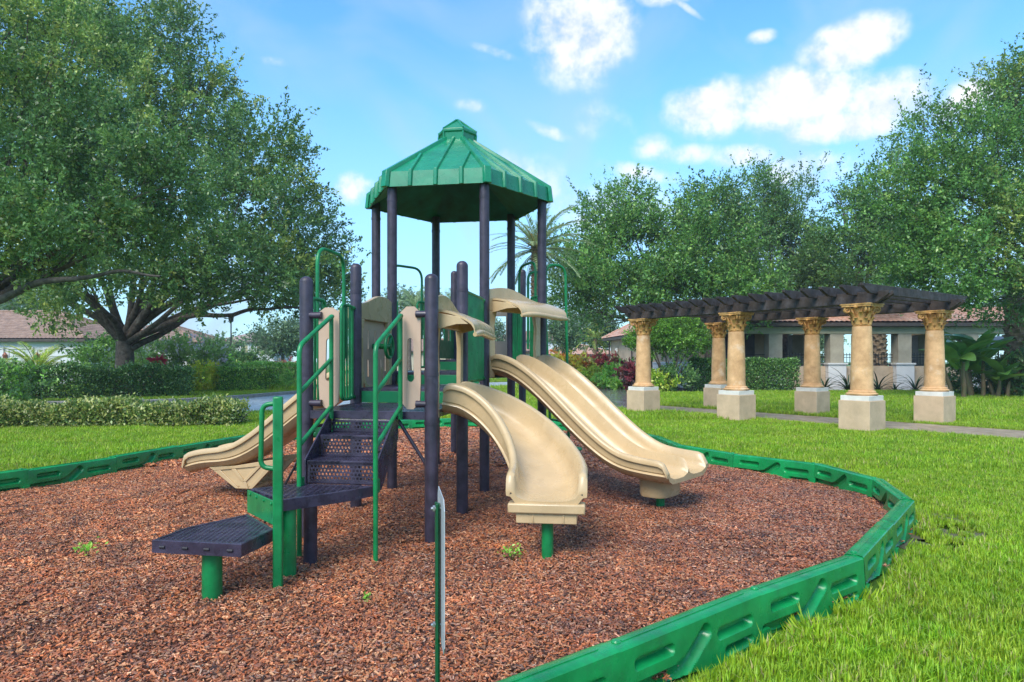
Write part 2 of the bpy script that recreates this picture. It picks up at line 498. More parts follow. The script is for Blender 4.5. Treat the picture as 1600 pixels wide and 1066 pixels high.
BEDR = [(7.7, 44), (6.3, 36), (6.0, 33.8), (7.2, 33.0), (9.5, 33.4), (11.0, 34.6), (32, 34.9), (32, 60), (8.9, 60)]
BARE0 = [(3.98, 6.2, .5), (4.32, 6.75, .4), (3.6, 5.7, .35), (-9.6, 12.6, .5)]
sheet('ground', [(-1500, -400), (1500, -400), (1500, 2500), (-1500, 2500)], GZ, SOIL)
sheet('road', ROAD, GZ + .012, WETROAD)
sheet('walkway', WALK, GZ + .020, WETPAVE)
sheet('path', PATH, GZ + .028, CONCRETE)
for name, pl in (('planting_bed', [(-40, 24.4), (-20, 25.6), (-17, 27.2), (-13.4, 29.3), (-13.2, 31.6), (-18, 31), (-40, 30)]),
                 ('planting_bed', [(-13.5, 15.0), (-7.0, 15.8), (-6.6, 17.4), (-13.5, 17.0)]),
                 ('planting_bed', BEDR),
                 ('planting_bed', [(3.0, 41), (5.2, 41), (6.2, 47), (4.2, 47)]),
                 ('planting_bed', [(8.3, 40.5), (9.0, 36.5), (9.5, 40)])):
    if name == 'planting_bed' and pl[0][0] == 8.3: continue
    sheet(name, pl, GZ + .008, BEDSOIL)
BARE_M = mat('bare_damp_soil', (.10, .085, .06), .8, .3, 6, .8, 30, .3, col2=(.06, .075, .03))
for bx, by, br in BARE0:
    sheet('bare_soil', [(bx + br * 1.08 * (1 + .2 * math.sin(k * 2.1 + bx)) * math.cos(k * .524), by + br * 1.08 * (1 + .2 * math.sin(k * 1.7 + by)) * math.sin(k * .524)) for k in range(12)], GZ + .004, BARE_M)
# joints in the wet paving
jb = MB()
for k in range(12):
    t = k / 11; y = 24 + 22 * t; jb.box((3.6 + 2.2 * t, y, GZ + .0225), (4.6 - .6 * t, .05, .004), rz=-.05)
jb.build('paving_joint', mat('paver_joint', (.11, .1, .095), .5), bpy.data.objects['walkway'], 0)

# kerb along the far side of the road: stones butted end to end
kerb_pts = smooth_path([(-40, 23.0, 0), (-24, 24.1, 0), (-13.6, 25.7, 0), (-10.4, 33.8, 0), (-7.5, 42.1, 0), (-3, 50.1, 0)], 8)
kb = MB()
for a, b in zip(kerb_pts, kerb_pts[1:]):
    m_ = (a + b) / 2; d_ = (b - a); kb.box((m_.x, m_.y, GZ + .05), (d_.length * .996, .22, .2), math.atan2(d_.y, d_.x))
tag(kb.build('kerb', KERB, None, 30, .02), kind='structure')

# ---- mulch bed: slightly uneven base with loose chips
g = MB(); nx, ny = 90, 110
xs = np.linspace(-7.2, 4.6, nx); ys = np.linspace(1.5, 16.2, ny)
XX, YY = np.meshgrid(xs, ys)


def mulch_h(x, y):
    return .022 * math.sin(x * 2.1 + 1.3 * math.sin(y * 1.1)) * math.sin(y * 1.7 + x * .6) + .008 * math.sin(x * 7.3 + y * 3.1) - .015


ok = inside(BEDPOLY, XX, YY)
vid = {}
for j in range(ny - 1):
    for i in range(nx - 1):
        if ok[j, i] or ok[j, i + 1] or ok[j + 1, i] or ok[j + 1, i + 1]:
            q = []
            for (jj, ii) in ((j, i), (j, i + 1), (j + 1, i + 1), (j + 1, i)):
                if (jj, ii) not in vid:
                    x, y = xs[ii], ys[jj]
                    if not ok[jj, ii]:           # pull rim points back to the border line
                        k = min(BEDPOLY, key=lambda p: (p[0] - x) ** 2 + (p[1] - y) ** 2); x, y = k
                    vid[(jj, ii)] = len(g.v); g.v.append((x, y, mulch_h(x, y) - .004))
                q.append(vid[(jj, ii)])
            g.f.append(tuple(q))
tag(g.build('mulch_bed', MULCH_BASE, None, 180), kind='structure')

CHIPM = mat('mulch_chip', (1, 1, 1), .42, .12, 3.0, 0, 60, .5, attr='tint', rand=[(.62, .60, .66), (1.0, .92, .85), (.8, .70, .68), (1.15, 1.0, .9)], rough_var=.15)
# dry reddish patches against wet grey-brown ones
_N, _L = CHIPM.node_tree.nodes, CHIPM.node_tree.links
_b = _N['Principled BSDF']; _src = _b.inputs['Base Color'].links[0].from_socket
_g = _N.new('ShaderNodeNewGeometry'); _n1 = _N.new('ShaderNodeTexNoise'); _n1.inputs['Scale'].default_value = .75; _n1.inputs['Detail'].default_value = 5; _n1.inputs['Roughness'].default_value = .65
_L.new(_g.outputs['Position'], _n1.inputs['Vector'])
_sx = _N.new('ShaderNodeSeparateXYZ'); _L.new(_g.outputs['Position'], _sx.inputs[0])
_ma = _N.new('ShaderNodeMath'); _ma.operation = 'MULTIPLY_ADD'; _ma.inputs[1].default_value = .06; _L.new(_sx.outputs[0], _ma.inputs[0]); _L.new(_n1.outputs[0], _ma.inputs[2])
_rp = _N.new('ShaderNodeValToRGB'); _rp.color_ramp.elements[0].position = .28; _rp.color_ramp.elements[0].color = (1.22, 1.02, .72, 1)
_rp.color_ramp.elements[1].position = .66; _rp.color_ramp.elements[1].color = (.88, .79, .70, 1); _L.new(_ma.outputs[0], _rp.inputs[0])
_mx = _N.new('ShaderNodeMix'); _mx.data_type = 'RGBA'; _mx.blend_type = 'MULTIPLY'; _mx.inputs[0].default_value = 1
_L.new(_src, _mx.inputs[6]); _L.new(_rp.outputs[0], _mx.inputs[7]); _L.new(_mx.outputs[2], _b.inputs['Base Color'])

chip_cols = [(.50, .20, .10), (.38, .135, .07), (.58, .30, .18), (.22, .10, .07), (.34, .21, .17), (.07, .04, .034), (.66, .42, .28), (.44, .18, .10), (.28, .14, .11), (.52, .22, .11)]


TILE = .25


def chip_patch(k, n=330, hs=TILE / 2):
    r_ = random.Random(k); V = []; F = []; C = []
    for i in range(n):
        c = Vector((r_.uniform(-hs, hs), r_.uniform(-hs, hs), r_.uniform(.002, .020)))
        l, w, t = r_.uniform(.010, .038) * r_.choice((.8, 1, 1, 1.25)), r_.uniform(.005, .014), r_.uniform(.003, .007)
        M = Matrix.Translation(c) @ Matrix.Rotation(r_.uniform(0, 6.283), 4, 'Z') @ Matrix.Rotation(r_.gauss(0, .33), 4, 'Y') @ Matrix.Rotation(r_.gauss(0, .4), 4, 'X')
        o = len(V); tw = r_.uniform(.5, 1)
        q = [(-l / 2, -w / 2 * tw, -t / 2), (l / 2 * tw, -w / 2, -t / 2), (l / 2, w / 2 * tw, -t / 2), (-l / 2 * tw, w / 2, -t / 2),
             (-l / 2 * .9, -w / 2 * tw * .8, t / 2), (l / 2 * tw * .9, -w / 2 * .8, t / 2), (l / 2 * .9, w / 2 * tw * .8, t / 2), (-l / 2 * tw * .9, w / 2 * .8, t / 2)]
        V += [tuple(M @ Vector(p)) for p in q]
        F += [tuple(o + u for u in f) for f in ((4, 5, 6, 7), (0, 1, 5, 4), (1, 2, 6, 5), (2, 3, 7, 6), (3, 0, 4, 7))]
        cc = r_.choice(chip_cols); s = r_.uniform(.7, 1.35)
        C += [(cc[0] * s, cc[1] * s, cc[2] * s, 1)] * 8
    return proto('mulch_chips_patch', V, F, CHIPM, C)


CH = [chip_patch(k) for k in range(10)]


def frustum_ok(x, y, margin=1.0):
    return (y > .3) & (np.abs(x) < y * .7472 + margin) & (y > 2.2)


P_, R_, S_ = [], [], []
for (y0_, y1_, k_) in ((1.75, 9.75, 1), (9.75, 16.25, 2)):
    sp = TILE * k_
    gx, gy = np.meshgrid(np.arange(-7.25, 4.75, sp) + sp / 2, np.arange(y0_, y1_, sp) + sp / 2)
    gx, gy = gx.ravel(), gy.ravel()
    k = frustum_ok(gx, gy, .6); cen = inside(BEDPOLY, gx, gy)
    for ox in (-.5, .5):
        for oy in (-.5, .5): cen &= inside(BEDPOLY, gx + ox * sp * .45, gy + oy * sp * .45)
    for x, y in zip(gx[k & cen], gy[k & cen]):
        P_.append((x, y, mulch_h(x, y) + .001)); R_.append((0, 0, rng.integers(0, 4) * math.pi / 2)); S_.append(1.0 * k_)
    edge = k & ~cen                                 # ragged rim: small tiles that follow the border line
    for x, y in zip(gx[edge], gy[edge]):
        m_ = 4 * k_; q = sp / m_
        for a_ in range(m_):
            for b_ in range(m_):
                xx, yy = x - sp / 2 + (a_ + .5) * q, y - sp / 2 + (b_ + .5) * q
                if inside(BEDPOLY, np.array([xx]), np.array([yy]))[0]:
                    P_.append((xx, yy, mulch_h(xx, yy) + .001)); R_.append((0, 0, rng.uniform(0, 6.28))); S_.append(-1.0)
P_, R_, S_ = np.array(P_), np.array(R_), np.array(S_)
IDX = rng.integers(0, 10, len(P_)); IDX[S_ < 0] = 10; S_ = np.where(S_ < 0, 1.0, S_)
CH.append(chip_patch(50, 26, .04))
tag(scatter('mulch_chips', P_, R_, S_, CH, None, IDX), 'reddish brown wood chip mulch covering the play area', 'mulch', kind='stuff')

# ---- grass: patches of bent blades
GRASSM = mat('grass_blade', (1, 1, 1), .48, .10, .8, 0, 60, .4, attr='tint', rand=[(.80, .88, .7), (1.0, 1.0, 1.0), (1.12, 1.03, 1.1), (.92, 1.05, .8)], transl=.30,
             stain=(.33, .33, .07), stain_scale=.9, stain_lo=.66, stain_hi=.86)


def grass_patch(k, n=430, hs=.125, hh=.064, ww=.0038, lean=.55):
    r_ = random.Random(100 + k); V = []; F = []; C = []
    for i in range(n):
        x, y = r_.uniform(-hs, hs), r_.uniform(-hs, hs)
        cl = mnoise.noise((x * 14 + k * 7, y * 14, k * 3.3))
        h = hh * r_.uniform(.55, 1.25) * (1 + .45 * cl); w = ww * r_.uniform(.7, 1.3); b = r_.uniform(0, 6.283); le = abs(r_.gauss(.35, lean * .6)) * h
        ux, uy = math.cos(b), math.sin(b); px, py = -uy, ux
        o = len(V)
        for t, wf in ((0, 1.0), (.55, .8)):
            ox, oy = ux * le * t * t, uy * le * t * t
            V += [(x + ox - px * w * wf, y + oy - py * w * wf, h * t), (x + ox + px * w * wf, y + oy + py * w * wf, h * t)]
        V.append((x + ux * le, y + uy * le, h * (1 - .25 * min(1, le / h))))
        F += [(o, o + 1, o + 3, o + 2), (o + 2, o + 3, o + 4)]
        u = r_.random() + .25 * cl
        c = (.285, .475, .022) if u < .5 else ((.41, .58, .04) if u < .86 else ((.17, .36, .02) if u < .985 else (.45, .42, .14)))
        s = r_.uniform(.8, 1.2)
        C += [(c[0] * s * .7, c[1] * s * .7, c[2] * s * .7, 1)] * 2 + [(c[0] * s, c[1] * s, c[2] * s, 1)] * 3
    return proto('grass_patch', V, F, GRASSM, C)


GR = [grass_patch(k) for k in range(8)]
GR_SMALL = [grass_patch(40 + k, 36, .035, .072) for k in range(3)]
NOGRASS = [ROAD, WALK, PATH]
BEDS = [[(-40, 24.4), (-20, 25.6), (-17, 27.2), (-13.4, 29.3), (-13.2, 31.6), (-18, 31), (-40, 30)], BEDR]
BARE = [(3.98, 6.2, .30), (4.32, 6.75, .24), (3.6, 5.75, .2), (-9.6, 12.6, .4)]
PED = [(PG0 + pd * PG_SP * i + pn * PG_W * j) for i in (-1, 0, 1) for j in (0, 1)]


def grass_ok(gx, gy, r):
    """0 none, 1 edge, 2 whole tile clear"""
    def clear(x, y):
        k = ~inside(BEDPOLY, x, y) & ~inside(BEDWIDE, x, y)
        for pl in NOGRASS + BEDS: k &= ~inside(pl, x, y)
        for q in PED:
            dx, dy = x - q.x, y - q.y; a, c = dx * pd.x + dy * pd.y, dx * pn.x + dy * pn.y
            k &= (np.abs(a) > .34) | (np.abs(c) > .34)
        for bx, by, br in BARE: k &= (x - bx) ** 2 + (y - by) ** 2 > br ** 2
        return k
    n_ = np.zeros(gx.shape, int)
    for ox, oy in ((0, 0), (-1, -1), (-1, 1), (1, -1), (1, 1)): n_ += clear(gx + ox * r, gy + oy * r)
    return clear, n_


def lawn(name, label, zones):
    P_, R_, S_, I_ = [], [], [], []
    for (x0, x1, y0, y1, k_) in zones:
        sp = .25 * k_
        gx, gy = np.meshgrid(np.arange(x0, x1, sp) + sp / 2, np.arange(y0, y1, sp) + sp / 2); gx, gy = gx.ravel(), gy.ravel()
        f = frustum_ok(gx, gy, .5); gx, gy = gx[f], gy[f]
        clear, n_ = grass_ok(gx, gy, sp * .55)
        for x, y in zip(gx[n_ == 5], gy[n_ == 5]):
            P_.append((x, y, GZ)); R_.append((0, 0, rng.integers(0, 4) * math.pi / 2)); S_.append(k_ * (1.0 + .3 * mnoise.noise((x * .5, y * .5, 2.2))) if k_ > 3 else k_); I_.append(rng.integers(0, 8))
        m_ = 4 if k_ <= 1 else 6
        for x, y in zip(gx[(n_ > 0) & (n_ < 5)], gy[(n_ > 0) & (n_ < 5)]):
            q = sp / m_
            ax, ay = np.meshgrid(x - sp / 2 + (np.arange(m_) + .5) * q, y - sp / 2 + (np.arange(m_) + .5) * q); ax, ay = ax.ravel(), ay.ravel()
            ax = ax + rng.uniform(-.3, .3, ax.size) * q; ay = ay + rng.uniform(-.3, .3, ay.size) * q
            c = clear(ax, ay)
            for xx, yy in zip(ax[c], ay[c]):
                P_.append((xx, yy, GZ)); R_.append((rng.normal(0, .1), rng.normal(0, .1), rng.uniform(0, 6.28))); S_.append(min(2.2, q / .0625) * rng.uniform(.8, 1.25)); I_.append(8 + rng.integers(0, 3))
    # loose taller tufts break the evenness
    tag(scatter(name, P_, R_, S_, GR + GR_SMALL, None, np.array(I_)), label, 'grass', kind='stuff')


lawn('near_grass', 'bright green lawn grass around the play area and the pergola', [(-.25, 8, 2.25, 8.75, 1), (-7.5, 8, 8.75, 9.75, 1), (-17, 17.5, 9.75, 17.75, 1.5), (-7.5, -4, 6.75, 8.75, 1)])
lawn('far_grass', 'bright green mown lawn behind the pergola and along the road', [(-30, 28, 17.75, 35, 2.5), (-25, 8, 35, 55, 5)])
P_, R_, S_ = [], [], []
for bx, by, br in BARE:
    for k in range(int(150 * br)):
        a = rng.uniform(0, 6.28); d = br * math.sqrt(rng.random()); x, y = bx + d * math.cos(a), by + d * math.sin(a)
        if not inside(BEDPOLY, np.array([x]), np.array([y]))[0]: P_.append((x, y, GZ)); R_.append((rng.normal(0, .2), rng.normal(0, .2), rng.uniform(0, 6.28))); S_.append(rng.uniform(.4, .9))
for k in range(110):                               # longer blades left standing along the panels
    i = rng.integers(0, len(BL)); p = BL[i]
    if p.y < 8.6 and p.x > -.2:
        n_ = Vector((p.x + .8, p.y - 8, 0)).normalized(); q = p + n_ * rng.uniform(.10, .22)
        P_.append((q.x, q.y, GZ)); R_.append((rng.normal(0, .25), rng.normal(0, .25), rng.uniform(0, 6.28))); S_.append(rng.uniform(1.1, 2.1))
tag(scatter('edge_grass', P_, R_, S_, GR_SMALL), 'taller uncut grass along the outside of the green border', 'grass', kind='stuff')

# ================================================================== play area border of linked plastic panels
def border_mesh(L=1.2, T=.072, z0=-.13, z1=.205):
    nx_, nz_ = 120, 44; Hh = z1 - z0

    def seg_d(px, pz, ax, az_, bx, bz):
        vx, vz = bx - ax, bz - az_; t = max(0, min(1, ((px - ax) * vx + (pz - az_) * vz) / (vx * vx + vz * vz)))
        return math.hypot(px - ax - vx * t, pz - az_ - vz * t)

    def rec(x, z):                                   # depth of the moulded recesses
        ds = [seg_d(x, z, .13, .226, .40, .226) - .027, seg_d(x, z, .12, .122, .34, .122) - .020,
              seg_d(x, z, .83, .252, 1.07, .252) - .024, seg_d(x, z, .76, .128, 1.16, .128) - .036,
              seg_d(x, z, .535, .262, .70, .150) - .040, seg_d(x, z, .70, .150, .78, .128) - .040, seg_d(x, z, .62, .03, 1.16, .06) - .055]
        d = min(ds); t = max(0, min(1, (.009 - d) / .024)); return .046 * t * t * (3 - 2 * t)
    b = MB()
    for sgn in (1, -1):
        vs = []
        for j in range(nz_ + 1):
            for i in range(nx_ + 1):
                x = L * i / nx_; z = Hh * j / nz_; xx = x if sgn > 0 else L - x
                y = T - rec(xx, z) - .012 * (z / Hh) ** 3
                vs.append((x, sgn * y, z0 + z))
        fs = [(j * (nx_ + 1) + i, j * (nx_ + 1) + i + 1, (j + 1) * (nx_ + 1) + i + 1, (j + 1) * (nx_ + 1) + i) for j in range(nz_) for i in range(nx_)]
        b.add(vs, fs)
    n1 = (nx_ + 1) * (nz_ + 1)
    # rounded top between the two faces, then the ends
    rows = []
    for k in range(0, 7):
        a = math.pi * k / 6
        rows.append([(L * i / nx_, (T - .012) * math.cos(a), z1 + .012 * math.sin(a)) for i in range(0, nx_ + 1, 4)])
    m_ = len(rows[0]); o = [q for r_ in rows for q in r_]
    b.add(o, [(j * m_ + i, j * m_ + i + 1, (j + 1) * m_ + i + 1, (j + 1) * m_ + i) for j in range(6) for i in range(m_ - 1)])
    for xe in (0.0, L):
        b.add([(xe, -T, z0), (xe, T, z0), (xe, T - .012, z1), (xe, 0, z1 + .012), (xe, -T + .012, z1)], [(0, 1, 2, 3, 4)])
    # seam line down the middle of the top and the stop ledge by each end
    b.box((L / 2, 0, z1 + .013), (L * .86, .010, .006))
    b.box((.035, 0, z0 + .10), (.07, T * 2 + .03, .10)); b.box((L - .035, 0, z0 + .05), (.07, T * 2 + .03, .07))
    me = b.mesh('border_panel', BORDER, 32)
    return me


border = thing('playground_border', 'low green plastic border of linked moulded panels edging the mulch', 'border', (0, 0, 0))
BME = border_mesh()
cap = MB().lathe([(.022, 0), (.024, .006), (.018, .013), (.004, .015)], seg=12).mesh('pin_cap', BORDER)
for i, a in enumerate(JOINTS):
    b_ = JOINTS[(i + 1) % len(JOINTS)]; d_ = b_ - a
    o = link('border_panel', BME, border, 0, (a.x, a.y, random.uniform(-.008, .008)), math.atan2(d_.y, d_.x))
    o.scale = (d_.length * 1.006 / 1.2, 1, 1)
    c = link('pin_cap', cap, o, 0, (.06, .012, .213)); c.scale = (1, 1, 1)
# ================================================================== PLAYGROUND STRUCTURE
S = 1.118                       # post spacing
TH = -0.15967
CEN = Vector((-0.718, 9.004, 0))
FLw = CEN + S * Vector((math.cos(TH - R(120)), math.sin(TH - R(120)), 0))
play = thing('playground_structure', 'large playground structure with green peaked roof, plum posts and tan slides', 'playground', FLw, TH)
MW = Matrix.Translation(FLw) @ Matrix.Rotation(TH, 4, 'Z'); MWI = MW.inverted()


def lo(x, y, z=0.0):
    """world to structure coordinates"""
    q = MWI @ Vector((x, y, z)); return q


FL, FR = Vector((0, 0, 0)), Vector((S, 0, 0))
D, C_ = Vector((0, -S, 0)), Vector((S, -S, 0))
B, A = Vector((0, -2 * S, 0)), Vector((S, -2 * S, 0))
HC = Vector((S / 2, S * .8660, 0))
RR, BR = Vector((1.5 * S, .866 * S, 0)), Vector((S, 1.732 * S, 0))
BLp, LL = Vector((0, 1.732 * S, 0)), Vector((-.5 * S, .866 * S, 0))
E_, F_ = Vector((0, 2.732 * S, 0)), Vector((S, 2.732 * S, 0))
Z1, Z2, Z3, Z4 = 1.08, 1.23, 1.375, 1.53
PR = .058


def post_mesh(h, dome=True):
    p = [(PR, -.12), (PR, h - .05)]
    p += [(PR * math.cos(a), h - .05 + .05 * math.sin(a)) for a in [R(q) for q in (18, 36, 54, 70, 84)]] if dome else [(PR, h)]
    return MB().lathe(p, seg=24).mesh('post', PLUM, 40)


POSTS = {'short': post_mesh(2.24), 'mid': post_mesh(2.51), 'tall': post_mesh(3.62, False), 'back': post_mesh(2.98)}
ring = MB().lathe([(PR + .004, 0), (PR + .004, .03)], seg=24).mesh('post_band', PLUM)
for q, k in ((A, 'short'), (B, 'short'), (C_, 'mid'), (D, 'mid'), (FL, 'tall'), (FR, 'tall'), (RR, 'tall'), (BR, 'tall'), (BLp, 'tall'), (LL, 'tall'), (E_, 'back'), (F_, 'back')):
    o = link('post', POSTS[k], play, 0, q)
    for zc in {'short': (Z1 - .11, Z1 + .30), 'mid': (Z1 - .11, Z2 - .10, 2.2), 'tall': (Z3 - .11, 3.40), 'back': (Z4 - .11, 2.3)}[k]: link('post_band', ring, o, 0, (0, 0, zc))


# ---- perforated sheet: cells with round holes inside a polygon, a solid rim around it, a skirt below
def poly_inset(poly, d):
    n = len(poly); a = sum(poly[i][0] * poly[(i + 1) % n][1] - poly[(i + 1) % n][0] * poly[i][1] for i in range(n))
    if a < 0: poly = poly[::-1]
    out = []
    for i in range(n):
        p0, p1, p2 = (Vector(poly[j % n][:2]) for j in (i - 1, i, i + 1))
        e1, e2 = (p1 - p0).normalized(), (p2 - p1).normalized()
        n1, n2 = Vector((-e1.y, e1.x)), Vector((-e2.y, e2.x))
        k = (n1 + n2); k = k / max(.25, k.dot(n1)); out.append(p1 + k * d)
    return out


def perforated(poly, pitch=.03, hole=.34, rim=.045, M=None, thick=.006, slot=1.0, skirt=.065, square=False, rimz=.003, ang=0.0):
    """mesh in the xy plane (top at z = 0)"""
    M = M or Matrix(); b = MB()
    n = len(poly); a = sum(poly[i][0] * poly[(i + 1) % n][1] - poly[(i + 1) % n][0] * poly[i][1] for i in range(n))
    if a < 0: poly = poly[::-1]
    inn = poly_inset(poly, rim)
    ca, sa = math.cos(ang), math.sin(ang)
    rp = [(p[0] * ca + p[1] * sa, -p[0] * sa + p[1] * ca) for p in poly]
    x0, x1 = min(p[0] for p in rp), max(p[0] for p in rp); y0, y1 = min(p[1] for p in rp), max(p[1] for p in rp)
    py = pitch; px = pitch * slot; K = 8
    nx_, ny_ = int((x1 - x0) / px) + 1, int((y1 - y0) / py) + 1
    ipl = poly_inset(poly, rim * .45)
    for j in range(ny_):
        for i in range(nx_):
            cx, cy = x0 + (i + .5 + (0 if square else .25 * (1 if j % 2 else -1))) * px, y0 + (j + .5) * py
            wx, wy = cx * ca - cy * sa, cx * sa + cy * ca
            if not inside(ipl, np.array([wx]), np.array([wy]))[0]: continue
            o = len(b.v); hx, hy = px / 2, py / 2
            outer = [(-hx, -hy), (0, -hy), (hx, -hy), (hx, 0), (hx, hy), (0, hy), (-hx, hy), (-hx, 0)]
            holep = []
            for k in range(K):
                an = math.pi * 2 * k / K - math.pi * .75
                r1 = hole * py; ex = (px - py) / 2
                holep.append((r1 * math.cos(an) + math.copysign(ex, math.cos(an)) * (1 if abs(math.cos(an)) > .1 else 0), r1 * math.sin(an)))
            for z, lst in ((0, outer), (0, holep), (-thick, holep)):
                for p in lst:
                    gx_, gy_ = cx + p[0], cy + p[1]
                    b.v.append(tuple(M @ Vector((gx_ * ca - gy_ * sa, gx_ * sa + gy_ * ca, z))))
            for k in range(8):
                l = (k + 1) % 8
                b.f.append((o + k, o + l, o + 8 + l, o + 8 + k)); b.f.append((o + 8 + k, o + 8 + l, o + 16 + l, o + 16 + k))
    # rim ring and skirt
    o = len(b.v)
    for z, lst in ((rimz - .004, poly), (rimz, poly_inset(poly, .006)), (rimz, inn), (-thick, inn), (-skirt, poly), (-skirt, poly_inset(poly, .012)), (-thick - .002, poly_inset(poly, .012))):
        for p in lst: b.v.append(tuple(M @ Vector((p[0], p[1], z))))
    for i in range(n):
        j = (i + 1) % n
        for (q0, q1) in ((0, 1), (1, 2), (2, 3), (0, 4), (4, 5), (5, 6)):
            b.f.append((o + q0 * n + i, o + q0 * n + j, o + q1 * n + j, o + q1 * n + i))
    return b


def deck(name, poly, z):
    b = perforated(poly, .034, .36, .05, Matrix.Translation((0, 0, z)), skirt=.066, slot=1.5)
    return b.build(name, PLUM_DECK, play, 30)


g_ = .012
deck('deck', [(g_, -2 * S - .03), (S - g_, -2 * S - .03), (S - g_, -S - .01), (g_, -S - .01)], Z1)
deck('deck', [(g_, -S), (S - g_, -S), (S - g_, -.01), (g_, -.01)], Z2)
deck('deck', [(p.x + (HC.x - p.x) * .015, p.y + (HC.y - p.y) * .015) for p in (FL, FR, RR, BR, BLp, LL)], Z3)
deck('deck', [(g_, 1.732 * S + .02), (S - g_, 1.732 * S + .02), (S - g_, 2.732 * S), (g_, 2.732 * S)], Z4)
bolt = MB().lathe([(.011, 0), (.011, .004), (.005, .008)], seg=8).mesh('bolt', PLUM)
for (p, q, z0, z1) in ((D, C_, Z1, Z2), (FL, FR, Z2, Z3), (BLp, BR, Z3, Z4)):
    b = MB(); b.box(((p.x + q.x) / 2, p.y - .012 + .005, (z0 + z1) / 2 - .012), (S - .13, .012, z1 - z0 - .034))
    o = b.build('step_riser', GREEN_PANEL, play, 30, .002)
    for k in (.2, .8):
        c = link('bolt', MB().lathe([(.010, 0), (.010, .004), (.004, .008)], seg=8).mesh('bolt', GREEN), o, 0, (p.x + (q.x - p.x) * k, p.y - .0135, (z0 + z1) / 2 + .03)); c.rotation_euler.x = R(90)


# ---- stairs
def stairs():
    u0, u1 = .245, .835
    st = link('stairs', None, play); st.empty_display_size = .1
    V0 = -2 * S - .045
    treads = [(V0 - .235, .90), (V0 - .47, .725)]
    for k, (v, z) in enumerate(treads):
        b = perforated([(u0 + .012, v), (u1 - .012, v), (u1 - .012, v + .24), (u0 + .012, v + .24)], .028, .34, .018, Matrix.Translation((0, 0, z)), skirt=.03, slot=2.4, ang=R(35))
        b.build('tread', PLUM_DECK, st, 30)
    zs = [(Z1 - .066, .90, V0), (.90, .725, V0 - .232), (.725, .545, V0 - .467)]
    for zt, zb, v in zs:
        w = u1 - u0 - .024; h = zt - zb - .004
        M = Matrix.Translation((u0 + .012, v, zb + .002)) @ Matrix.Rotation(R(90), 4, 'X')
        perforated([(0, 0), (w, 0), (w, h), (0, h)], .030, .36, .022, M, skirt=.012).build('riser', PLUM_DECK, st, 30)
    for u in (u0, u1):
        pl = [(V0 + .01, Z1 - .004), (V0 - .02, Z1 - .004), (V0 - .485, .735), (V0 - .485, .50), (V0 - .40, .50), (V0 + .01, .86)]
        M = Matrix.Translation((u - .006, 0, 0)) @ Matrix(((0, 0, 1, 0), (1, 0, 0, 0), (0, 1, 0, 0), (0, 0, 0, 1)))
        MB().prism(pl, 0, .012, M).build('stringer', PLUM_DECK, st, 30, .002)
    # pipe rails on both sides
    for u, uu in ((u0 - .030, .262), (u1 + .045, .872)):
        b = MB(); v_lo, v_hi = -2.895, -2 * S - .075
        P1, P2 = Vector((uu, v_lo, 1.62)), Vector((uu, v_hi, 1.885))
        b.tube(round_path([(uu, v_lo, -.1), P1, P2 + Vector((0, -.0, 0)), (uu, v_hi + .02, 1.885)], .07), .019, 12)
        b.tube([(uu, v_hi, 1.885), (uu, v_hi, 1.02)], .0185, 12)
        for zt in (1.62 - .36, 1.62 - .76):
            b.tube([(uu, v_lo, zt), (uu, v_hi, zt + .265)], .0175, 10)
        b.box((uu, v_lo + .03, .56), (.014, .09, .10))
        b.build('handrail', GREEN, st, 40)


stairs()


# ---- transfer platforms in front of the stairs
def platform(pts, z, slot, ang, square=False):
    pl = [tuple(lo(x, y))[:2] for x, y in pts]
    return perforated(pl, .030, .36 if square else .34, .03, Matrix.Translation((0, 0, z)), skirt=.078, slot=slot, ang=ang, square=square).build('platform', PLUM_DECK, play, 30)


up_ = [(-1.055, 5.245), (-1.19, 5.06), (-1.38, 4.88), (-1.575, 4.71), (-1.955, 5.12), (-1.66, 5.34)]
platform(up_, .55, 2.6, R(62))
lowp = [(-2.27, 4.32), (-1.665, 4.215), (-1.60, 4.61), (-1.95, 5.06), (-2.215, 4.64)]
lp = platform(lowp, .375, 1.15, R(12), True)
slotm = MB().tube([(-.018, 0, 0), (.018, 0, 0)], .010, 10).mesh('slot', mat('slot_shadow_vinyl', (.02, .018, .024), .6))  # solid dark bars; the shade inside the slots is put into their colour
for t in (.12, .38, .62, .88):
    q = lo(-2.27 + (.605) * t, 4.32 - .105 * t, .335); o = link('slot', slotm, lp, 0, q + Vector((-.0, 0, 0)), math.atan2(-.105, .605) - TH)
a_, b2 = lo(-1.965, 5.10), lo(-1.605, 4.66)
d_ = b2 - a_; mid = (a_ + b2) / 2
rp = MB().box((mid.x, mid.y, .465), (d_.length, .012, .165), math.atan2(d_.y, d_.x)).build('step_riser', GREEN, play, 30, .002)
bm_ = MB().lathe([(.012, 0), (.012, .005), (.005, .009)], seg=8).mesh('bolt', GREEN)
nrm = Vector((d_.y, -d_.x, 0)).normalized()
if nrm.dot(lo(-2.2, 4.5) - mid) < 0: nrm = -nrm
for t in (.12, .36, .62, .88):
    q = a_ + d_ * t + nrm * .006 + Vector((0, 0, .525)); o = link('bolt', bm_, rp, 0, q); o.rotation_euler = nrm.to_track_quat('Z', 'Y').to_euler()
for (x, y, r, h) in ((-1.925, 4.40, .062, .30), (-1.56, 4.80, .048, .48), (-1.50, 5.1, .05, .48)):
    q = lo(x, y)
    MB().lathe([(r, -.12), (r, h)], (q.x, q.y, 0), 20).build('platform_leg', GREEN if x != -1.50 else PLUM, play, 40)
q = lo(-1.55, 4.54)
gpst = MB().box((q.x, q.y, .57), (.062, .055, 1.40), R(20)).build('grab_post', GREEN, play, 30, .01)
hx = (lo(-1.65, 4.54) - q); hx.normalize()
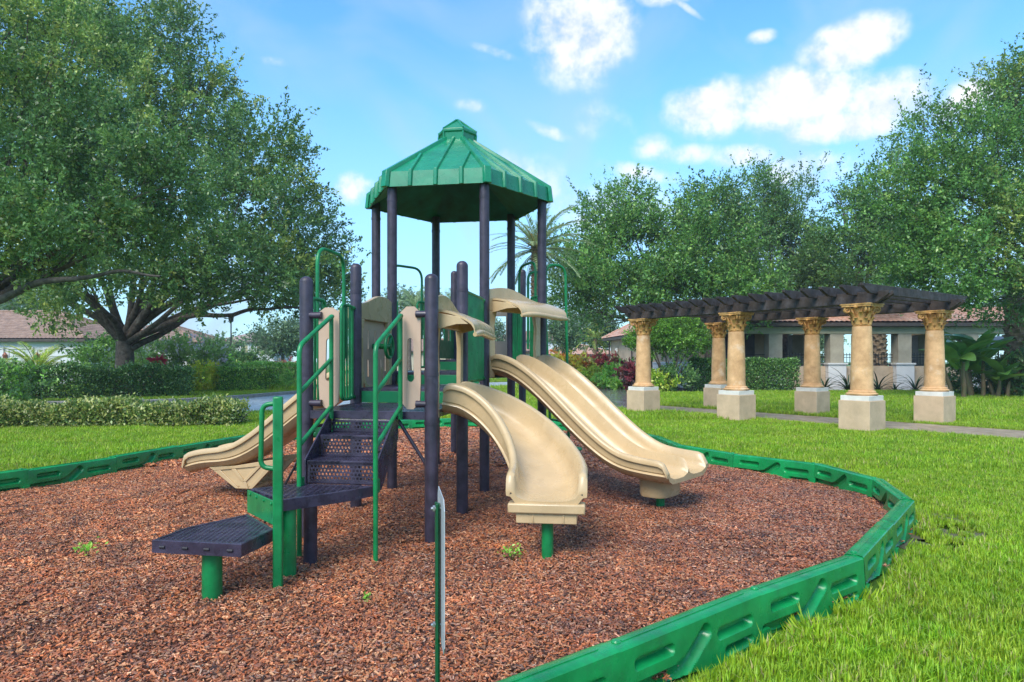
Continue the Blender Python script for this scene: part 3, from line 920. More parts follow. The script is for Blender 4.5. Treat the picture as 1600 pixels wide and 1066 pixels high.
gb = MB().tube(round_path([q + Vector((0, 0, 1.225)), q + hx * .105 + Vector((0, 0, 1.215)), q + hx * .115 + Vector((0, 0, .80)), q + hx * .0 + Vector((0, 0, .79))], .075), .0165, 12)
gb.build('grab_loop', GREEN, gpst, 40)


# ---- narrow tan panels beside the stair opening, with dark clamps
def slot_hole_panel(x0, x1, z0, z1, y, hole):
    """tan sheet with a rounded keyhole slot, in the plane y = const"""
    cx = (x0 + x1) / 2; n = 40; b = MB()
    out, inn = [], []
    hw, hz0, hz1 = hole
    for k in range(n):
        a = 2 * math.pi * (k + .5) / n; c, s = math.cos(a), math.sin(a)
        # outline: straight sides, shouldered top, tapered foot
        w, hh = (x1 - x0) / 2, (z1 - z0) / 2
        t = min(w / max(abs(c), 1e-6), hh / max(abs(s), 1e-6))
        px, pz = cx + c * t, (z0 + z1) / 2 + s * t
        if pz > z1 - .06: pz = z1 - .05 + .05 * math.cos((px - cx) / w * math.pi * .5) * (1 if True else 0)
        if pz < z0 + .10: px = cx + (px - cx) * (.80 + .2 * (pz - z0) / .10)
        out.append((px, pz))
        ih = (hz1 - hz0) / 2; r2 = hw if s > 0 else hw * 1.35
        inn.append((cx + r2 * c, (hz0 + hz1) / 2 + math.copysign(ih - r2, s) + r2 * s))
    T = .010
    for yy in (y - T, y + T):
        b.v += [(p[0], yy, p[1]) for p in out] + [(p[0], yy, p[1]) for p in inn]
    for k in range(n):
        l = (k + 1) % n
        b.f += [(k, l, n + l, n + k), (2 * n + k, 2 * n + l, 3 * n + l, 3 * n + k), (k, l, 2 * n + l, 2 * n + k), (n + k, n + l, 3 * n + l, 3 * n + k)]
    return b


for (x0, x1, px) in ((.115, .30, 0), (.845, 1.025, S)):
    o = slot_hole_panel(x0, x1, 1.10, 1.975, -2 * S + .005, (.024, 1.33, 1.70)).build('entry_panel', TAN_SHEET, play, 30, .003)
    for z in (1.145, 1.90):
        e = x0 + .035 if px == 0 else x1 - .035
        MB().tube([(px, -2 * S - .004, z), ((px + e) / 2, -2 * S - .02, z), (e, -2 * S - .02, z)], [.034, .027, .030], 12).build('clamp', PLUM, o, 40)


# ---- green bar panels, plain or flanking an arched opening
def side_matrix(P, Q):
    """x along P->Q, y outward (right hand side of P->Q), z up"""
    d = (Q - P).normalized(); o = Vector((d.y, -d.x, 0))
    return Matrix(((d.x, o.x, 0, P.x), (d.y, o.y, 0, P.y), (0, 0, 1, 0), (0, 0, 0, 1)))


def bar_panel(P, Q, x0, x1, z0, z1, nb, clamp=(True, True), parent=None):
    M = side_matrix(P, Q); b = MB(); T = lambda x, z, y=0: M @ Vector((x, y, z))
    b.tube(round_path([T((x0 + x1) / 2, z0), T(x1, z0), T(x1, z1), T(x0, z1), T(x0, z0), T((x0 + x1) / 2, z0)], .06), .0165, 10)
    for k in range(nb):
        x = x0 + (x1 - x0) * (k + 1) / (nb + 1)
        b.tube([T(x, z0), T(x, z1)], .0125, 8)
    L = (Q - P).length
    for e, on in ((0, clamp[0]), (L, clamp[1])):
        if on:
            for z in (z0 + .015, z1 - .015): b.tube([T(e + (.055 if e == 0 else -.055), z), T(x0 if e == 0 else x1, z)], .022, 10)
    return b.build('bar_panel', GREEN, parent or play, 40)


bar_panel(C_, FR, .10, S - .10, Z2 + .07, 2.22, 17)
bar_panel(BR, F_, .10, S - .10, Z4 - .1, 2.45, 17)


def arch_opening(P, Q, zd):
    M = side_matrix(P, Q); L = (Q - P).length; T = lambda x, z, y=0: M @ Vector((x, y, z))
    w = .27
    bar_panel(P, Q, .10, .10 + w, zd + .05, zd + .98, 3, (True, False)); bar_panel(P, Q, L - .10 - w, L - .10, zd + .05, zd + .98, 3, (False, True))
    x0, x1 = .10 + w * .6, L - .10 - w * .6
    MB().tube(round_path([T(x0, zd + .45, .02), T(x0, zd + 1.46, .02), T(x1, zd + 1.46, .02), T(x1, zd + .45, .02)], .17, 8), .0175, 12).build('arch_rail', GREEN, play, 40)


arch_opening(D, B, Z1)
arch_opening(BLp, LL, Z3)
arch_opening(RR, BR, Z3)
# solid green sheets low on the far sides and tall loops for the far climber
M = side_matrix(RR, BR)
# loop rail standing out beside the climber
T = lambda x, z, y=0: M @ Vector((x, y, z))
MB().tube(round_path([T(.02, Z3 + .3, .06), T(.02, 2.76, .06), T(.06, 2.76, .36), T(.06, .0, .42)], .14, 8), .0185, 12).build('climber_rail', GREEN, play, 40)
MB().tube(round_path([T(.62, Z3 + .3, .06), T(.62, 2.74, .06), T(.62, 2.74, .30), T(.62, .0, .42)], .14, 8), .0185, 12).build('climber_rail', GREEN, play, 40)
for k in range(8):
    z = .20 + k * .165
    MB().tube([T(.06, z, .42), T(.62, z, .42)], .015, 10).build('rung', GREEN, play, 40)
# step pods standing in the mulch behind the double slide
for (x, y, h) in ((.05, 12.9, .18), (.62, 11.8, .14), (.95, 10.9, .10)):
    q = lo(x, y); pd_ = link('step_pod', None, play)
    MB().lathe([(.16, h), (.17, h + .015), (.165, h + .03), (.15, h + .036)], (q.x, q.y, 0), 20).build('pod_top', GREEN, pd_, 40)
    MB().lathe([(.04, -.1), (.04, h)], (q.x, q.y, 0), 14).build('pod_leg', GREEN, pd_, 40)

# black chain climber at the left opening
M = side_matrix(D, B); T = lambda x, z, y=0: M @ Vector((x, y, z))
cc = link('chain_climber', None, play)
for x in (.36, .76): MB().tube(smooth_path([T(x, Z1 - .03, .03), T(x, .62, .24), T(x, -.05, .62)], 8), .011, 8).build('chain', BLACK, cc, 40)
for k in range(5):
    t = (k + .7) / 5.2; z = Z1 - .03 - t * 1.05; y = .03 + .59 * t ** 1.3
    MB().tube([T(.36, z, y), T(.76, z, y)], .015, 8).build('rung', BLACK, cc, 40)


# ---- slide entrance hoods
def hood(P, Q, zd, top=.98, mode='canopy', reach=.34):
    M = side_matrix(P, Q); L = (Q - P).length
    hd = link('slide_hood', None, play)
    Mx = M @ Matrix(((1, 0, 0, 0), (0, 0, 1, -.02), (0, 1, 0, 0), (0, 0, 0, 1)))     # prism xy -> panel x,z ; thickness -> outward
    x0, x1 = .062, L - .062
    xi0, xi1 = x0 + .115, x1 - .115
    ft = zd + .72

    def wavy(t): return zd + top - .02 + .05 * math.sin(t * math.pi * 1.5 + .2) - .07 * max(0, t - .55)
    legs = [[(x0, zd - .06), (xi0 - .02, zd - .06), (xi0 - .01, zd + .3), (xi0 - .025, zd + .55), (xi0 + .02, ft), (x0, ft)],
            [(x1, zd - .06), (x1, ft), (xi1 - .02, ft), (xi1 + .025, zd + .55), (xi1 + .01, zd + .3), (xi1 + .02, zd - .06)]]
    b = MB()
    head = [(x0, ft), (xi0 + .02, ft), (xi1 - .02, ft), (x1, ft)] + [(x1 + (x0 - x1) * k / 12, wavy(1 - k / 12)) for k in range(13)]
    for pl in legs: b.prism(pl, 0, .045, Mx)
    b.prism(head, 0, .045, Mx)
    b.build('hood_frame', TAN, hd, 35, .006)
    # curved canopy: a thick sheet swept outward, its edge rolled down
    b = MB(); rings = []
    for k in range(15):
        t = k / 14
        yy = .024 + reach * (t if t < .8 else .8 + .2 * math.sin((t - .8) / .2 * math.pi / 2) * .8)
        zz = ft + .15 - .02 * t - .13 * t ** 2 - (.055 * ((t - .8) / .2) ** 2 if t > .8 else 0)
        row = []
        for i in range(13):
            s_ = i / 12; x = x0 + .05 + (x1 - x0 - .10) * s_
            sag = .010 * math.sin(s_ * math.pi * 2 + .6) * t + .028 * math.sin(s_ * math.pi) * t
            row.append((x, yy, zz + sag))
        th = .022
        rings.append([M @ Vector(p) for p in row] + [M @ Vector((p[0], p[1] - .004, p[2] - th)) for p in reversed(row)])
    b.sweep(rings); edge = [(rings[-1][i] + rings[-1][25 - i]) / 2 + Vector((0, 0, -.008)) for i in range(13)]
    b.tube(edge, [.018, .026] + [.030] * 9 + [.026, .018], 12)
    b.build('canopy', TAN, hd, 60)
    # cheeks under the canopy
    for xs_ in (x0 + .052, x1 - .052):
        pl = [(.024, ft + .12), (.024, ft - .02), (reach * .55, ft + .02), (reach * .86, ft + .02), (reach * .6, ft + .085)]
        Mc = M @ Matrix(((0, 0, 1, xs_ - .008), (1, 0, 0, 0), (0, 1, 0, 0), (0, 0, 0, 1)))
        b = MB(); b.prism(pl, 0, .016, Mc); b.build('cheek', TAN, hd, 30, .003)
    return hd, M, xi0, xi1, ft


hood(A, C_, Z1, .98)
hood(FR, RR, Z3, .98, reach=.46)
hd, M, xi0, xi1, ft = hood(FL, D, Z2, .98)
# slotted sheet standing in that frame, with a steering wheel
b = MB(); T = lambda x, z, y=0: M @ Vector((x, y, z))
gaps = [(xi0 + .10, .035), (xi0 + .30, .03), (xi0 + .50, .035)]
zlo, zhi = Z2 + .01, ft + .0
cells_x = [xi0 - .01]
for gx_, gw in gaps: cells_x += [gx_, gx_ + gw]
cells_x.append(xi1 + .01)
for i in range(len(cells_x) - 1):
    is_gap = i % 2 == 1
    spans = [(zlo, zhi)] if not is_gap else [(zlo, zlo + .10), (zlo + .29, zlo + .40), (zlo + .61, zhi)]
    for z0, z1 in spans:
        pts = [(cells_x[i], z0), (cells_x[i + 1], z0), (cells_x[i + 1], z1), (cells_x[i], z1)]
        b.prism(pts, 0, .016, M @ Matrix(((1, 0, 0, 0), (0, 0, 1, .030), (0, 1, 0, 0), (0, 0, 0, 1))))
sl_panel = b.build('slotted_panel', TAN_SHEET, hd, 30)
wh = link('steering_wheel', None, play)
wc = T(.56, Z2 + .44, -.16)
ax = (M.to_3x3() @ Vector((0, 1, 0)))
e1 = Vector((0, 0, 1)); e2 = ax.cross(e1)
MB().tube([wc + (e1 * math.cos(a) + e2 * math.sin(a)) * .125 for a in [2 * math.pi * k / 28 for k in range(28)]], .019, 10, True).build('rim', GREEN, wh, 40)
b = MB()
for k in range(3):
    a = 2 * math.pi * k / 3 + .5; b.tube([wc, wc + (e1 * math.cos(a) + e2 * math.sin(a)) * .125], .02, 8)
b.build('spoke', GREEN, wh, 40)
MB().tube([wc - ax * .02, T(.56, Z2 + .44, .03)], .03, 12).build('hub', GREEN, wh, 40)
# low tan/green sheets at the far sides
for (P, Q, zd, mt) in ((LL, FL, Z3, TAN_SHEET), (E_, BLp, Z4, GREEN_PANEL), (F_, E_, Z4, TAN_SHEET)):
    Mm = side_matrix(P, Q); L_ = (Q - P).length; bb = MB()
    top_ = [(L_ - .07 - (L_ - .14) * k / 10, zd + .86 + .04 * math.sin(k / 10 * math.pi * 2)) for k in range(11)]
    lower = [(.07, zd + .02), (L_ - .07, zd + .02), (L_ - .07, zd + .3), (.07, zd + .3)]
    Mp = Mm @ Matrix(((1, 0, 0, 0), (0, 0, 1, -.01), (0, 1, 0, 0), (0, 0, 0, 1)))
    bb.prism(lower, 0, .018, Mp)
    w3 = (L_ - .14) / 5
    for k in range(3): x = .07 + 2 * k * w3; bb.prism([(x, zd + .3), (x + w3, zd + .3), (x + w3, zd + .7), (x, zd + .7)], 0, .018, Mp)
    bb.prism([(.07, zd + .7), (L_ - .07, zd + .7)] + top_, 0, .018, Mp)
    bb.build('side_panel', mt, play, 30)


# ---- slides
def trough(widths, hw, th=.028):
    """closed profile of one or more lanes side by side; lateral a, height b. hw: wall height"""
    W = sum(widths); x = -W / 2; top = []
    rim = .018
    top += [(x - .055, hw - .045), (x - .058, hw - .012), (x - .040, hw + .008), (x - .018, hw + .010)]
    for i, w in enumerate(widths):
        top += [(x + .004, hw - .004), (x + .016, hw * .55), (x + .030, hw * .25 + .01), (x + .062, .018), (x + .11, .004), (x + w / 2, 0), (x + w - .11, .004), (x + w - .062, .018), (x + w - .030, hw * .25 + .01), (x + w - .016, hw * .55), (x + w - .004, hw - .004)]
        x += w
        if i < len(widths) - 1: top += [(x, hw + .006)]
    top += [(W / 2 + .018, hw + .010), (W / 2 + .040, hw + .008), (W / 2 + .058, hw - .012), (W / 2 + .055, hw - .045)]
    bot = [(W / 2 + .030, hw - .05), (W / 2 + .024, .066), (W / 2 + .010, .061), (W / 2 + .010, .055), (W / 2 + .024, .050), (W / 2 + .030, .036), (W / 2 + .018, .026), (W / 2 - .01, -.012), (W / 2 - .07, -.042), (0, -.046), (-W / 2 + .07, -.042), (-W / 2 + .01, -.012), (-W / 2 - .018, .026), (-W / 2 - .030, .036), (-W / 2 - .024, .050), (-W / 2 - .010, .055), (-W / 2 - .010, .061), (-W / 2 - .024, .066), (-W / 2 - .030, hw - .05)]
    return top + bot


def slide(path, widths, hw0, hw1, name='slide'):
    """path: list of (pos, heading) in structure coordinates; the profile stands upright on it"""
    sl = link(name, None, play)
    n = len(path); rings = []
    for i, (p, hd_) in enumerate(path):
        t = i / (n - 1)
        a, c = path[max(0, i - 1)][0], path[min(n - 1, i + 1)][0]
        tg = (c - a).normalized(); right = Vector((hd_.y, -hd_.x, 0)).normalized(); up = right.cross(tg).normalized()
        hw = hw0 + (hw1 - hw0) * t
        ease = min(1, (1 - t) / .055)
        hw_e = hw * (.42 + .58 * math.sqrt(max(0, 1 - (1 - ease) ** 2)))
        start = min(1, t / .06); hw_e *= (.80 + .20 * math.sqrt(max(0, 1 - (1 - start) ** 2)))
        rings.append([p + right * q[0] + up * q[1] for q in trough(widths, hw_e)])
    MB().sweep(rings).build('trough', TAN, sl, 50)
    return sl


def drop(t, z0, z1, a=.10, b=.80):
    """height along a slide: short flat, steady fall, long flat run-out"""
    if t <= a: return z0 - .012 * (t / a) ** 2
    if t >= b: return z1 + .035 * ((1 - t) / (1 - b)) ** 1.6
    u = (t - a) / (b - a); s = u * u * (3 - 2 * u) * .55 + u * .45
    return (z0 - .012) + (z1 + .035 - z0 + .012) * s


def smooth_z(vals, it=5):
    for _ in range(it): vals = [vals[0]] + [(vals[i - 1] + 2 * vals[i] + vals[i + 1]) / 4 for i in range(1, len(vals) - 1)] + [vals[-1]]
    return vals


# double straight slide off the roofed deck
n = 44; P0 = (FR + RR) / 2; dv = Vector((math.cos(R(-30)), math.sin(R(-30)), 0))
zz = smooth_z([drop(k / (n - 1), Z3 + .01, .345, .07, .76) for k in range(n)], 10)
Ld = 2.26
path = [(P0 + dv * (.01 + Ld * k / (n - 1)) + Vector((0, 0, zz[k])), dv) for k in range(n)]
s2 = slide(path, [.43, .43], .215, .175, 'double_slide')
e = path[-7][0]; rt = Vector((dv.y, -dv.x, 0))
prof = []
for k in range(24):
    a = 2 * math.pi * k / 24; c, s_ = math.cos(a), math.sin(a)
    prof.append((math.copysign(abs(c) ** .6, c) * .17, math.copysign(abs(s_) ** .6, s_) * .24))
rings = []
for z, f_ in ((.31, 1.0), (.14, .97), (.115, .92), (.10, .6)):
    rings.append([Vector((e.x, e.y, z)) + dv * p[0] * f_ + rt * p[1] * f_ for p in prof])
MB().sweep(rings).build('foot_block', TAN, s2, 50)
MB().lathe([(.045, -.12), (.045, .12)], (e.x, e.y, 0), 18).build('slide_leg', GREEN, s2, 40)

# straight slide to the left
n = 44; P0 = (D + FL) / 2; dv = Vector((-1, 0, 0))
zz = smooth_z([drop(k / (n - 1), Z2 + .01, .34, .08, .74) for k in range(n)], 10)
path = [(P0 + dv * (.01 + 2.10 * k / (n - 1)) + Vector((0, 0, zz[k] - (.05 * max(0, (k / (n - 1) - .86) / .14) ** 2))), dv) for k in range(n)]
s3 = slide(path, [.54], .24, .17, 'left_slide')
s3.name = 'straight_slide'
# webbed foot under the run-out: triangular plates with cut-outs
e = path[-15][0]
for sgn in (-1, 1):
    Mf = Matrix.Translation((e.x, e.y + sgn * .235, 0)) @ Matrix(((1, 0, 0, 0), (0, 0, 1, -.018), (0, 1, 0, 0), (0, 0, 0, 1)))
    b = MB()
    zt = lambda x: .335 + .0 * x + (max(0, x) ** 1.5) * .55
    o_ = [(-.42, .325), (-.10, .10), (.10, .10), (.42, .43)]
    b.prism([(-.42, .325), (-.36, .29), (.36, .37), (.42, .43), (.30, .42), (-.1, .35)], 0, .036, Mf)
    b.prism([(-.36, .288), (-.10, .10), (-.055, .10), (-.28, .297)], 0, .036, Mf)
    b.prism([(.36, .368), (.10, .10), (.055, .10), (.285, .36)], 0, .036, Mf)
    b.prism([(-.054, .10), (.054, .10), (.03, .17), (-.03, .17)], 0, .036, Mf)
    b.prism([(-.02, .171), (.02, .171), (.20, .35), (.15, .345)], 0, .036, Mf)
    b.prism([(-.022, .171), (.018, .173), (-.10, .317), (-.15, .311)], 0, .036, Mf)
    b.prism([(-.30, .296), (.30, .36), (.08, .12), (-.08, .12)], .014, .022, Mf)
    b.build('foot_web', TAN, s3, 30, .004)
MB().box((e.x, e.y, .105), (.22, .47, .03)).build('foot_plate', TAN, s3, 30, .005)
MB().lathe([(.045, -.12), (.045, .10)], (e.x, e.y, 0), 18).build('slide_leg', GREEN, s3, 40)

# curved slide to the right, a quarter turn towards the viewer
n = 56; P0 = (A + C_) / 2; rad = .86; st = .14; en = .16; arc = rad * R(88); tot = st + arc + en
zz = smooth_z([drop(k / (n - 1), Z1 + .01, .445, .06, .83) for k in range(n)], 12)
path = []
for k in range(n):
    l = tot * k / (n - 1)
    if l < st: p, h = P0 + Vector((.01 + l, 0, 0)), 0.0
    elif l < st + arc:
        a = (l - st) / rad; p = P0 + Vector((.01 + st + rad * math.sin(a), -rad * (1 - math.cos(a)), 0)); h = -a
    else:
        a = R(88); p = P0 + Vector((.01 + st + rad * math.sin(a), -rad * (1 - math.cos(a)), 0)) + Vector((math.cos(-a), math.sin(-a), 0)) * (l - st - arc); h = -a
    path.append((p + Vector((0, 0, zz[k])), Vector((math.cos(h), math.sin(h), 0))))
s1 = slide(path, [.50], .23, .20, 'curved_slide')
e, hd_ = path[-1]; an = math.atan2(hd_.y, hd_.x); rt = Vector((hd_.y, -hd_.x, 0))
MB().box(tuple(e - hd_ * .045 + Vector((0, 0, -.052))), (.14, .585, .075), an).build('exit_rim', TAN, s1, 30, .012)
bb = MB().box(tuple(e - hd_ * .13 + Vector((0, 0, -.125))), (.26, .46, .085), an)
for k in (-.13, .10): bb.box(tuple(e - hd_ * .0 + rt * k + Vector((0, 0, -.125))), (.012, .014, .084), an)
bb.build('foot_block', TAN, s1, 30, .01)
q = e - hd_ * .13
MB().lathe([(.046, -.12), (.046, .30)], (q.x, q.y, 0), 18).build('slide_leg', GREEN, s1, 40)


# ---- peaked hexagonal roof
def roof():
    rf = link('roof', None, play); rf.location = HC
    ze, zf, rt_, zt = 3.555, 3.735, .20, 4.385
    re = 1.232; K = 6
    c = lambda i, r, z: Vector((r * math.cos(R(60 * i - 60)), r * math.sin(R(60 * i - 60)), z))
    for i in range(K):
        a0, a1 = c(i, re, ze), c(i + 1, re, ze); b0, b1 = c(i, re * .985, zf), c(i + 1, re * .985, zf); t0, t1 = c(i, rt_, zt), c(i + 1, rt_, zt)
        off = Vector((0, 0, -.02))
        m = MB(); m.add([a0, a1, b1, b0, t1, t0], [(0, 1, 2, 3), (3, 2, 4, 5)])
        pan = m.build('roof_panel', ROOF_GREEN, rf, 0)
        so = pan.modifiers.new('thickness', 'SOLIDIFY'); so.thickness = .018; so.offset = -1
        # three standing ribs on each slope, running down over the fascia
        for t in (.25, .5, .75):
            lo_, hi = b0.lerp(b1, t), t0.lerp(t1, .5)
            if t != .5:                                       # side ribs die into the hip
                hip = (b0, t0) if t < .5 else (b1, t1)
                dirv = ((t0 + t1) / 2 - (b0 + b1) / 2); k = .5
                hi = lo_ + dirv * .475
            up = (b1 - b0).cross(hi - lo_).normalized()
            if up.z < 0: up = -up
            rb = MB(); dd = (hi - lo_).normalized(); sd = (b1 - b0).normalized()
            outv = Vector(((a0 + a1).x, (a0 + a1).y, 0)).normalized()
            prof_ = [(-.030, 0), (-.017, .032), (.017, .032), (.030, 0)]
            base = a0.lerp(a1, t)
            rb.sweep([[base + sd * p[0] + outv * (p[1] * .8 - .004) for p in prof_], [lo_ + sd * p[0] + (outv * .5 + up * .5).normalized() * (p[1] * 1.1) - up * .003 for p in prof_], [hi + sd * p[0] * .9 + up * (p[1] - .003) for p in prof_]], True)
            rb.build('roof_rib', ROOF_GREEN, rf, 25, .004)
        # hip rib
        hb = MB(); outv = Vector((a0.x, a0.y, 0)).normalized(); sd = Vector((-outv.y, outv.x, 0))
        dd = (t0 - b0).normalized(); up = dd.cross(sd).normalized(); up = up if up.z > 0 else -up
        pr = [(-.055, -.02), (-.040, .030), (.040, .030), (.055, -.02)]
        hb.sweep([[a0 + sd * p[0] + outv * p[1] for p in pr], [b0 + sd * p[0] + (outv * .6 + up * .5) * p[1] for p in pr], [t0 + sd * p[0] * .62 + up * p[1] for p in pr]])
        hb.build('hip_rib', ROOF_GREEN, rf, 25, .005)
    # underside
    m = MB(); m.add([c(i, re * .97, ze + .012) for i in range(6)] + [c(i, .25, 4.15) for i in range(6)], [(i, (i + 1) % 6, 6 + (i + 1) % 6, 6 + i) for i in range(6)] + [tuple(range(6, 12))])
    m.build('roof_lining', ROOF_IN, rf, 20)
    # lantern cap
    cp = MB(); rows = [(.235, 4.335), (.245, 4.455), (.262, 4.465), (.262, 4.50), (.02, 4.665)]
    cp.sweep([[c(i, r, z) for i in range(6)] for r, z in rows]); cp.build('roof_cap', ROOF_GREEN, rf, 20, .006)
    for i in range(6):
        rb = MB().tube([c(i, .258, 4.50), c(i, .02, 4.672)], .014, 8); rb.tube([c(i, .243, 4.335), c(i, .255, 4.46)], .013, 8); rb.build('cap_rib', ROOF_GREEN, rf, 30)


roof()
# braces under the first deck
b = MB(); b.tube([A + Vector((0, .02, .55)), A + Vector((-.30, .02, Z1 - .07))], .016, 8); b.build('brace', PLUM, play, 40)

# ================================================================== sign seen edge-on in the foreground
sg = thing('sign_post', 'thin green steel post with a white sign seen edge-on in the foreground', 'sign', (-.238, 2.2, GZ), R(10))
b = MB(); ztop = at(685, 772, 2.2).z - GZ
M = Matrix()
b.prism([(-.008, -.018), (-.008, -.026), (-.001, -.026), (-.001, -.012), (.006, -.010), (.006, .010), (-.001, .012), (-.001, .026), (-.008, .026), (-.008, .018), (0, .004), (0, -.004)], -.1, ztop - .03)
b.build('channel_post', mat('dark_green_enamel', (.004, .085, .030), .4, .15, 12, .05, 90), sg, 30)
pb = MB(); z0, z1 = at(690, 1000, 2.2).z - GZ, at(690, 770, 2.2).z - GZ
hw_ = .145
rr_ = [(-hw_, z0 + .03), (-hw_ + .03, z0), (hw_ - .03, z0), (hw_, z0 + .03), (hw_, z1 - .03), (hw_ - .03, z1), (-hw_ + .03, z1), (-hw_, z1 - .03)]
pb.prism(rr_, 0, .0025, Matrix(((0, 0, 1, .009), (1, 0, 0, .0), (0, 1, 0, 0), (0, 0, 0, 1))))
pl = pb.build('sign_plate', mat('white_sign_enamel', (.42, .44, .46), .4, .05, 10), sg, 30)
for z in (z1 - .05, z0 + .05):
    MB().tube([(-.022, 0, z), (.016, 0, z)], .005, 8).build('bolt', STEEL, sg, 40)
    MB().tube([(-.016, 0, z), (-.009, 0, z)], .010, 6).build('nut', STEEL, sg, 40)
# ================================================================== VEGETATION
def leaf_mat(name, ramp_cols, rough=.34, transl=.36, spec=.5):
    return mat(name, (1, 1, 1), rough, .12, .5, 0, 60, spec, attr='tint', transl=transl)


LEAF = leaf_mat('leaf', None)
LEAF_GLOSS = leaf_mat('glossy_leaf', None, .24, .15, .6)
BARK = mat('oak_bark', (.13, .105, .085), .85, .35, 7, 1.0, 30, .2, col2=(.05, .042, .036), stain=(.24, .23, .20), stain_scale=2.5, stain_lo=.58, stain_hi=.75)
BARK_PALM = mat('palm_bark', (.24, .17, .10), .9, .3, 5, 1.0, 25, .2, col2=(.11, .075, .05))
STEM = mat('green_stem', (.09, .12, .03), .6, .25, 8)


def quads_mesh(name, V, m, tint, parent=None, n_per=4, extra=None):
    """V: (n, 4, 3) leaf corners; tint (n, 3)"""
    n = len(V); me = bpy.data.meshes.new(name)
    me.vertices.add(n * 4); me.vertices.foreach_set('co', V.astype(np.float32).ravel())
    me.loops.add(n * 4); me.loops.foreach_set('vertex_index', np.arange(n * 4, dtype=np.int32))
    me.polygons.add(n); me.polygons.foreach_set('loop_start', np.arange(0, n * 4, 4, dtype=np.int32))
    me.update(calc_edges=True)
    c = np.ones((n, 4, 4), np.float32); c[:, :, :3] = np.minimum(.8, tint[:, None, :] * 2.45)
    a = me.color_attributes.new('tint', 'FLOAT_COLOR', 'POINT'); a.data.foreach_set('color', c.ravel())
    me.materials.append(m)
    return link(name, me, parent)


def unit(v): return v / np.maximum(np.linalg.norm(v, axis=-1, keepdims=True), 1e-9)


def leaves(P, Dr, L, W, fold=.25):
    """diamond leaves at P pointing along Dr"""
    n = len(P); Dr = unit(Dr); r_ = rng.normal(size=(n, 3)); side = unit(np.cross(Dr, r_)); up = np.cross(side, Dr)
    L = np.broadcast_to(np.asarray(L), (n,))[:, None]; W = np.broadcast_to(np.asarray(W), (n,))[:, None]
    mid = P + Dr * L * .45
    return np.stack([P, mid + side * W / 2 + up * W * fold, P + Dr * L - up * L * .12, mid - side * W / 2 + up * W * fold], 1)


def pick(cols, n, jit=.18):
    c = np.asarray([q[:3] for q in cols]); w = np.asarray([q[3] if len(q) > 3 else 1.0 for q in cols]); i = rng.choice(len(c), n, p=w / w.sum())
    return c[i] * rng.uniform(1 - jit, 1 + jit, (n, 1))


OAK_D = [(.038, .085, .024, 3), (.052, .11, .030, 4), (.072, .138, .036, 3), (.10, .165, .04, 1.2)]
OAK_Y = [(.055, .11, .028, 3), (.085, .15, .034, 4), (.14, .20, .045, 3), (.21, .25, .06, 2)]  # yellower mix: sunlit clumps and new growth, both put into the leaf colour
OAK_R = [(.045, .105, .026, 3), (.065, .145, .030, 4), (.095, .185, .038, 3), (.14, .22, .05, 1)]
HAZY = [(.10, .15, .085, 3), (.13, .18, .10, 3), (.16, .21, .11, 2)]


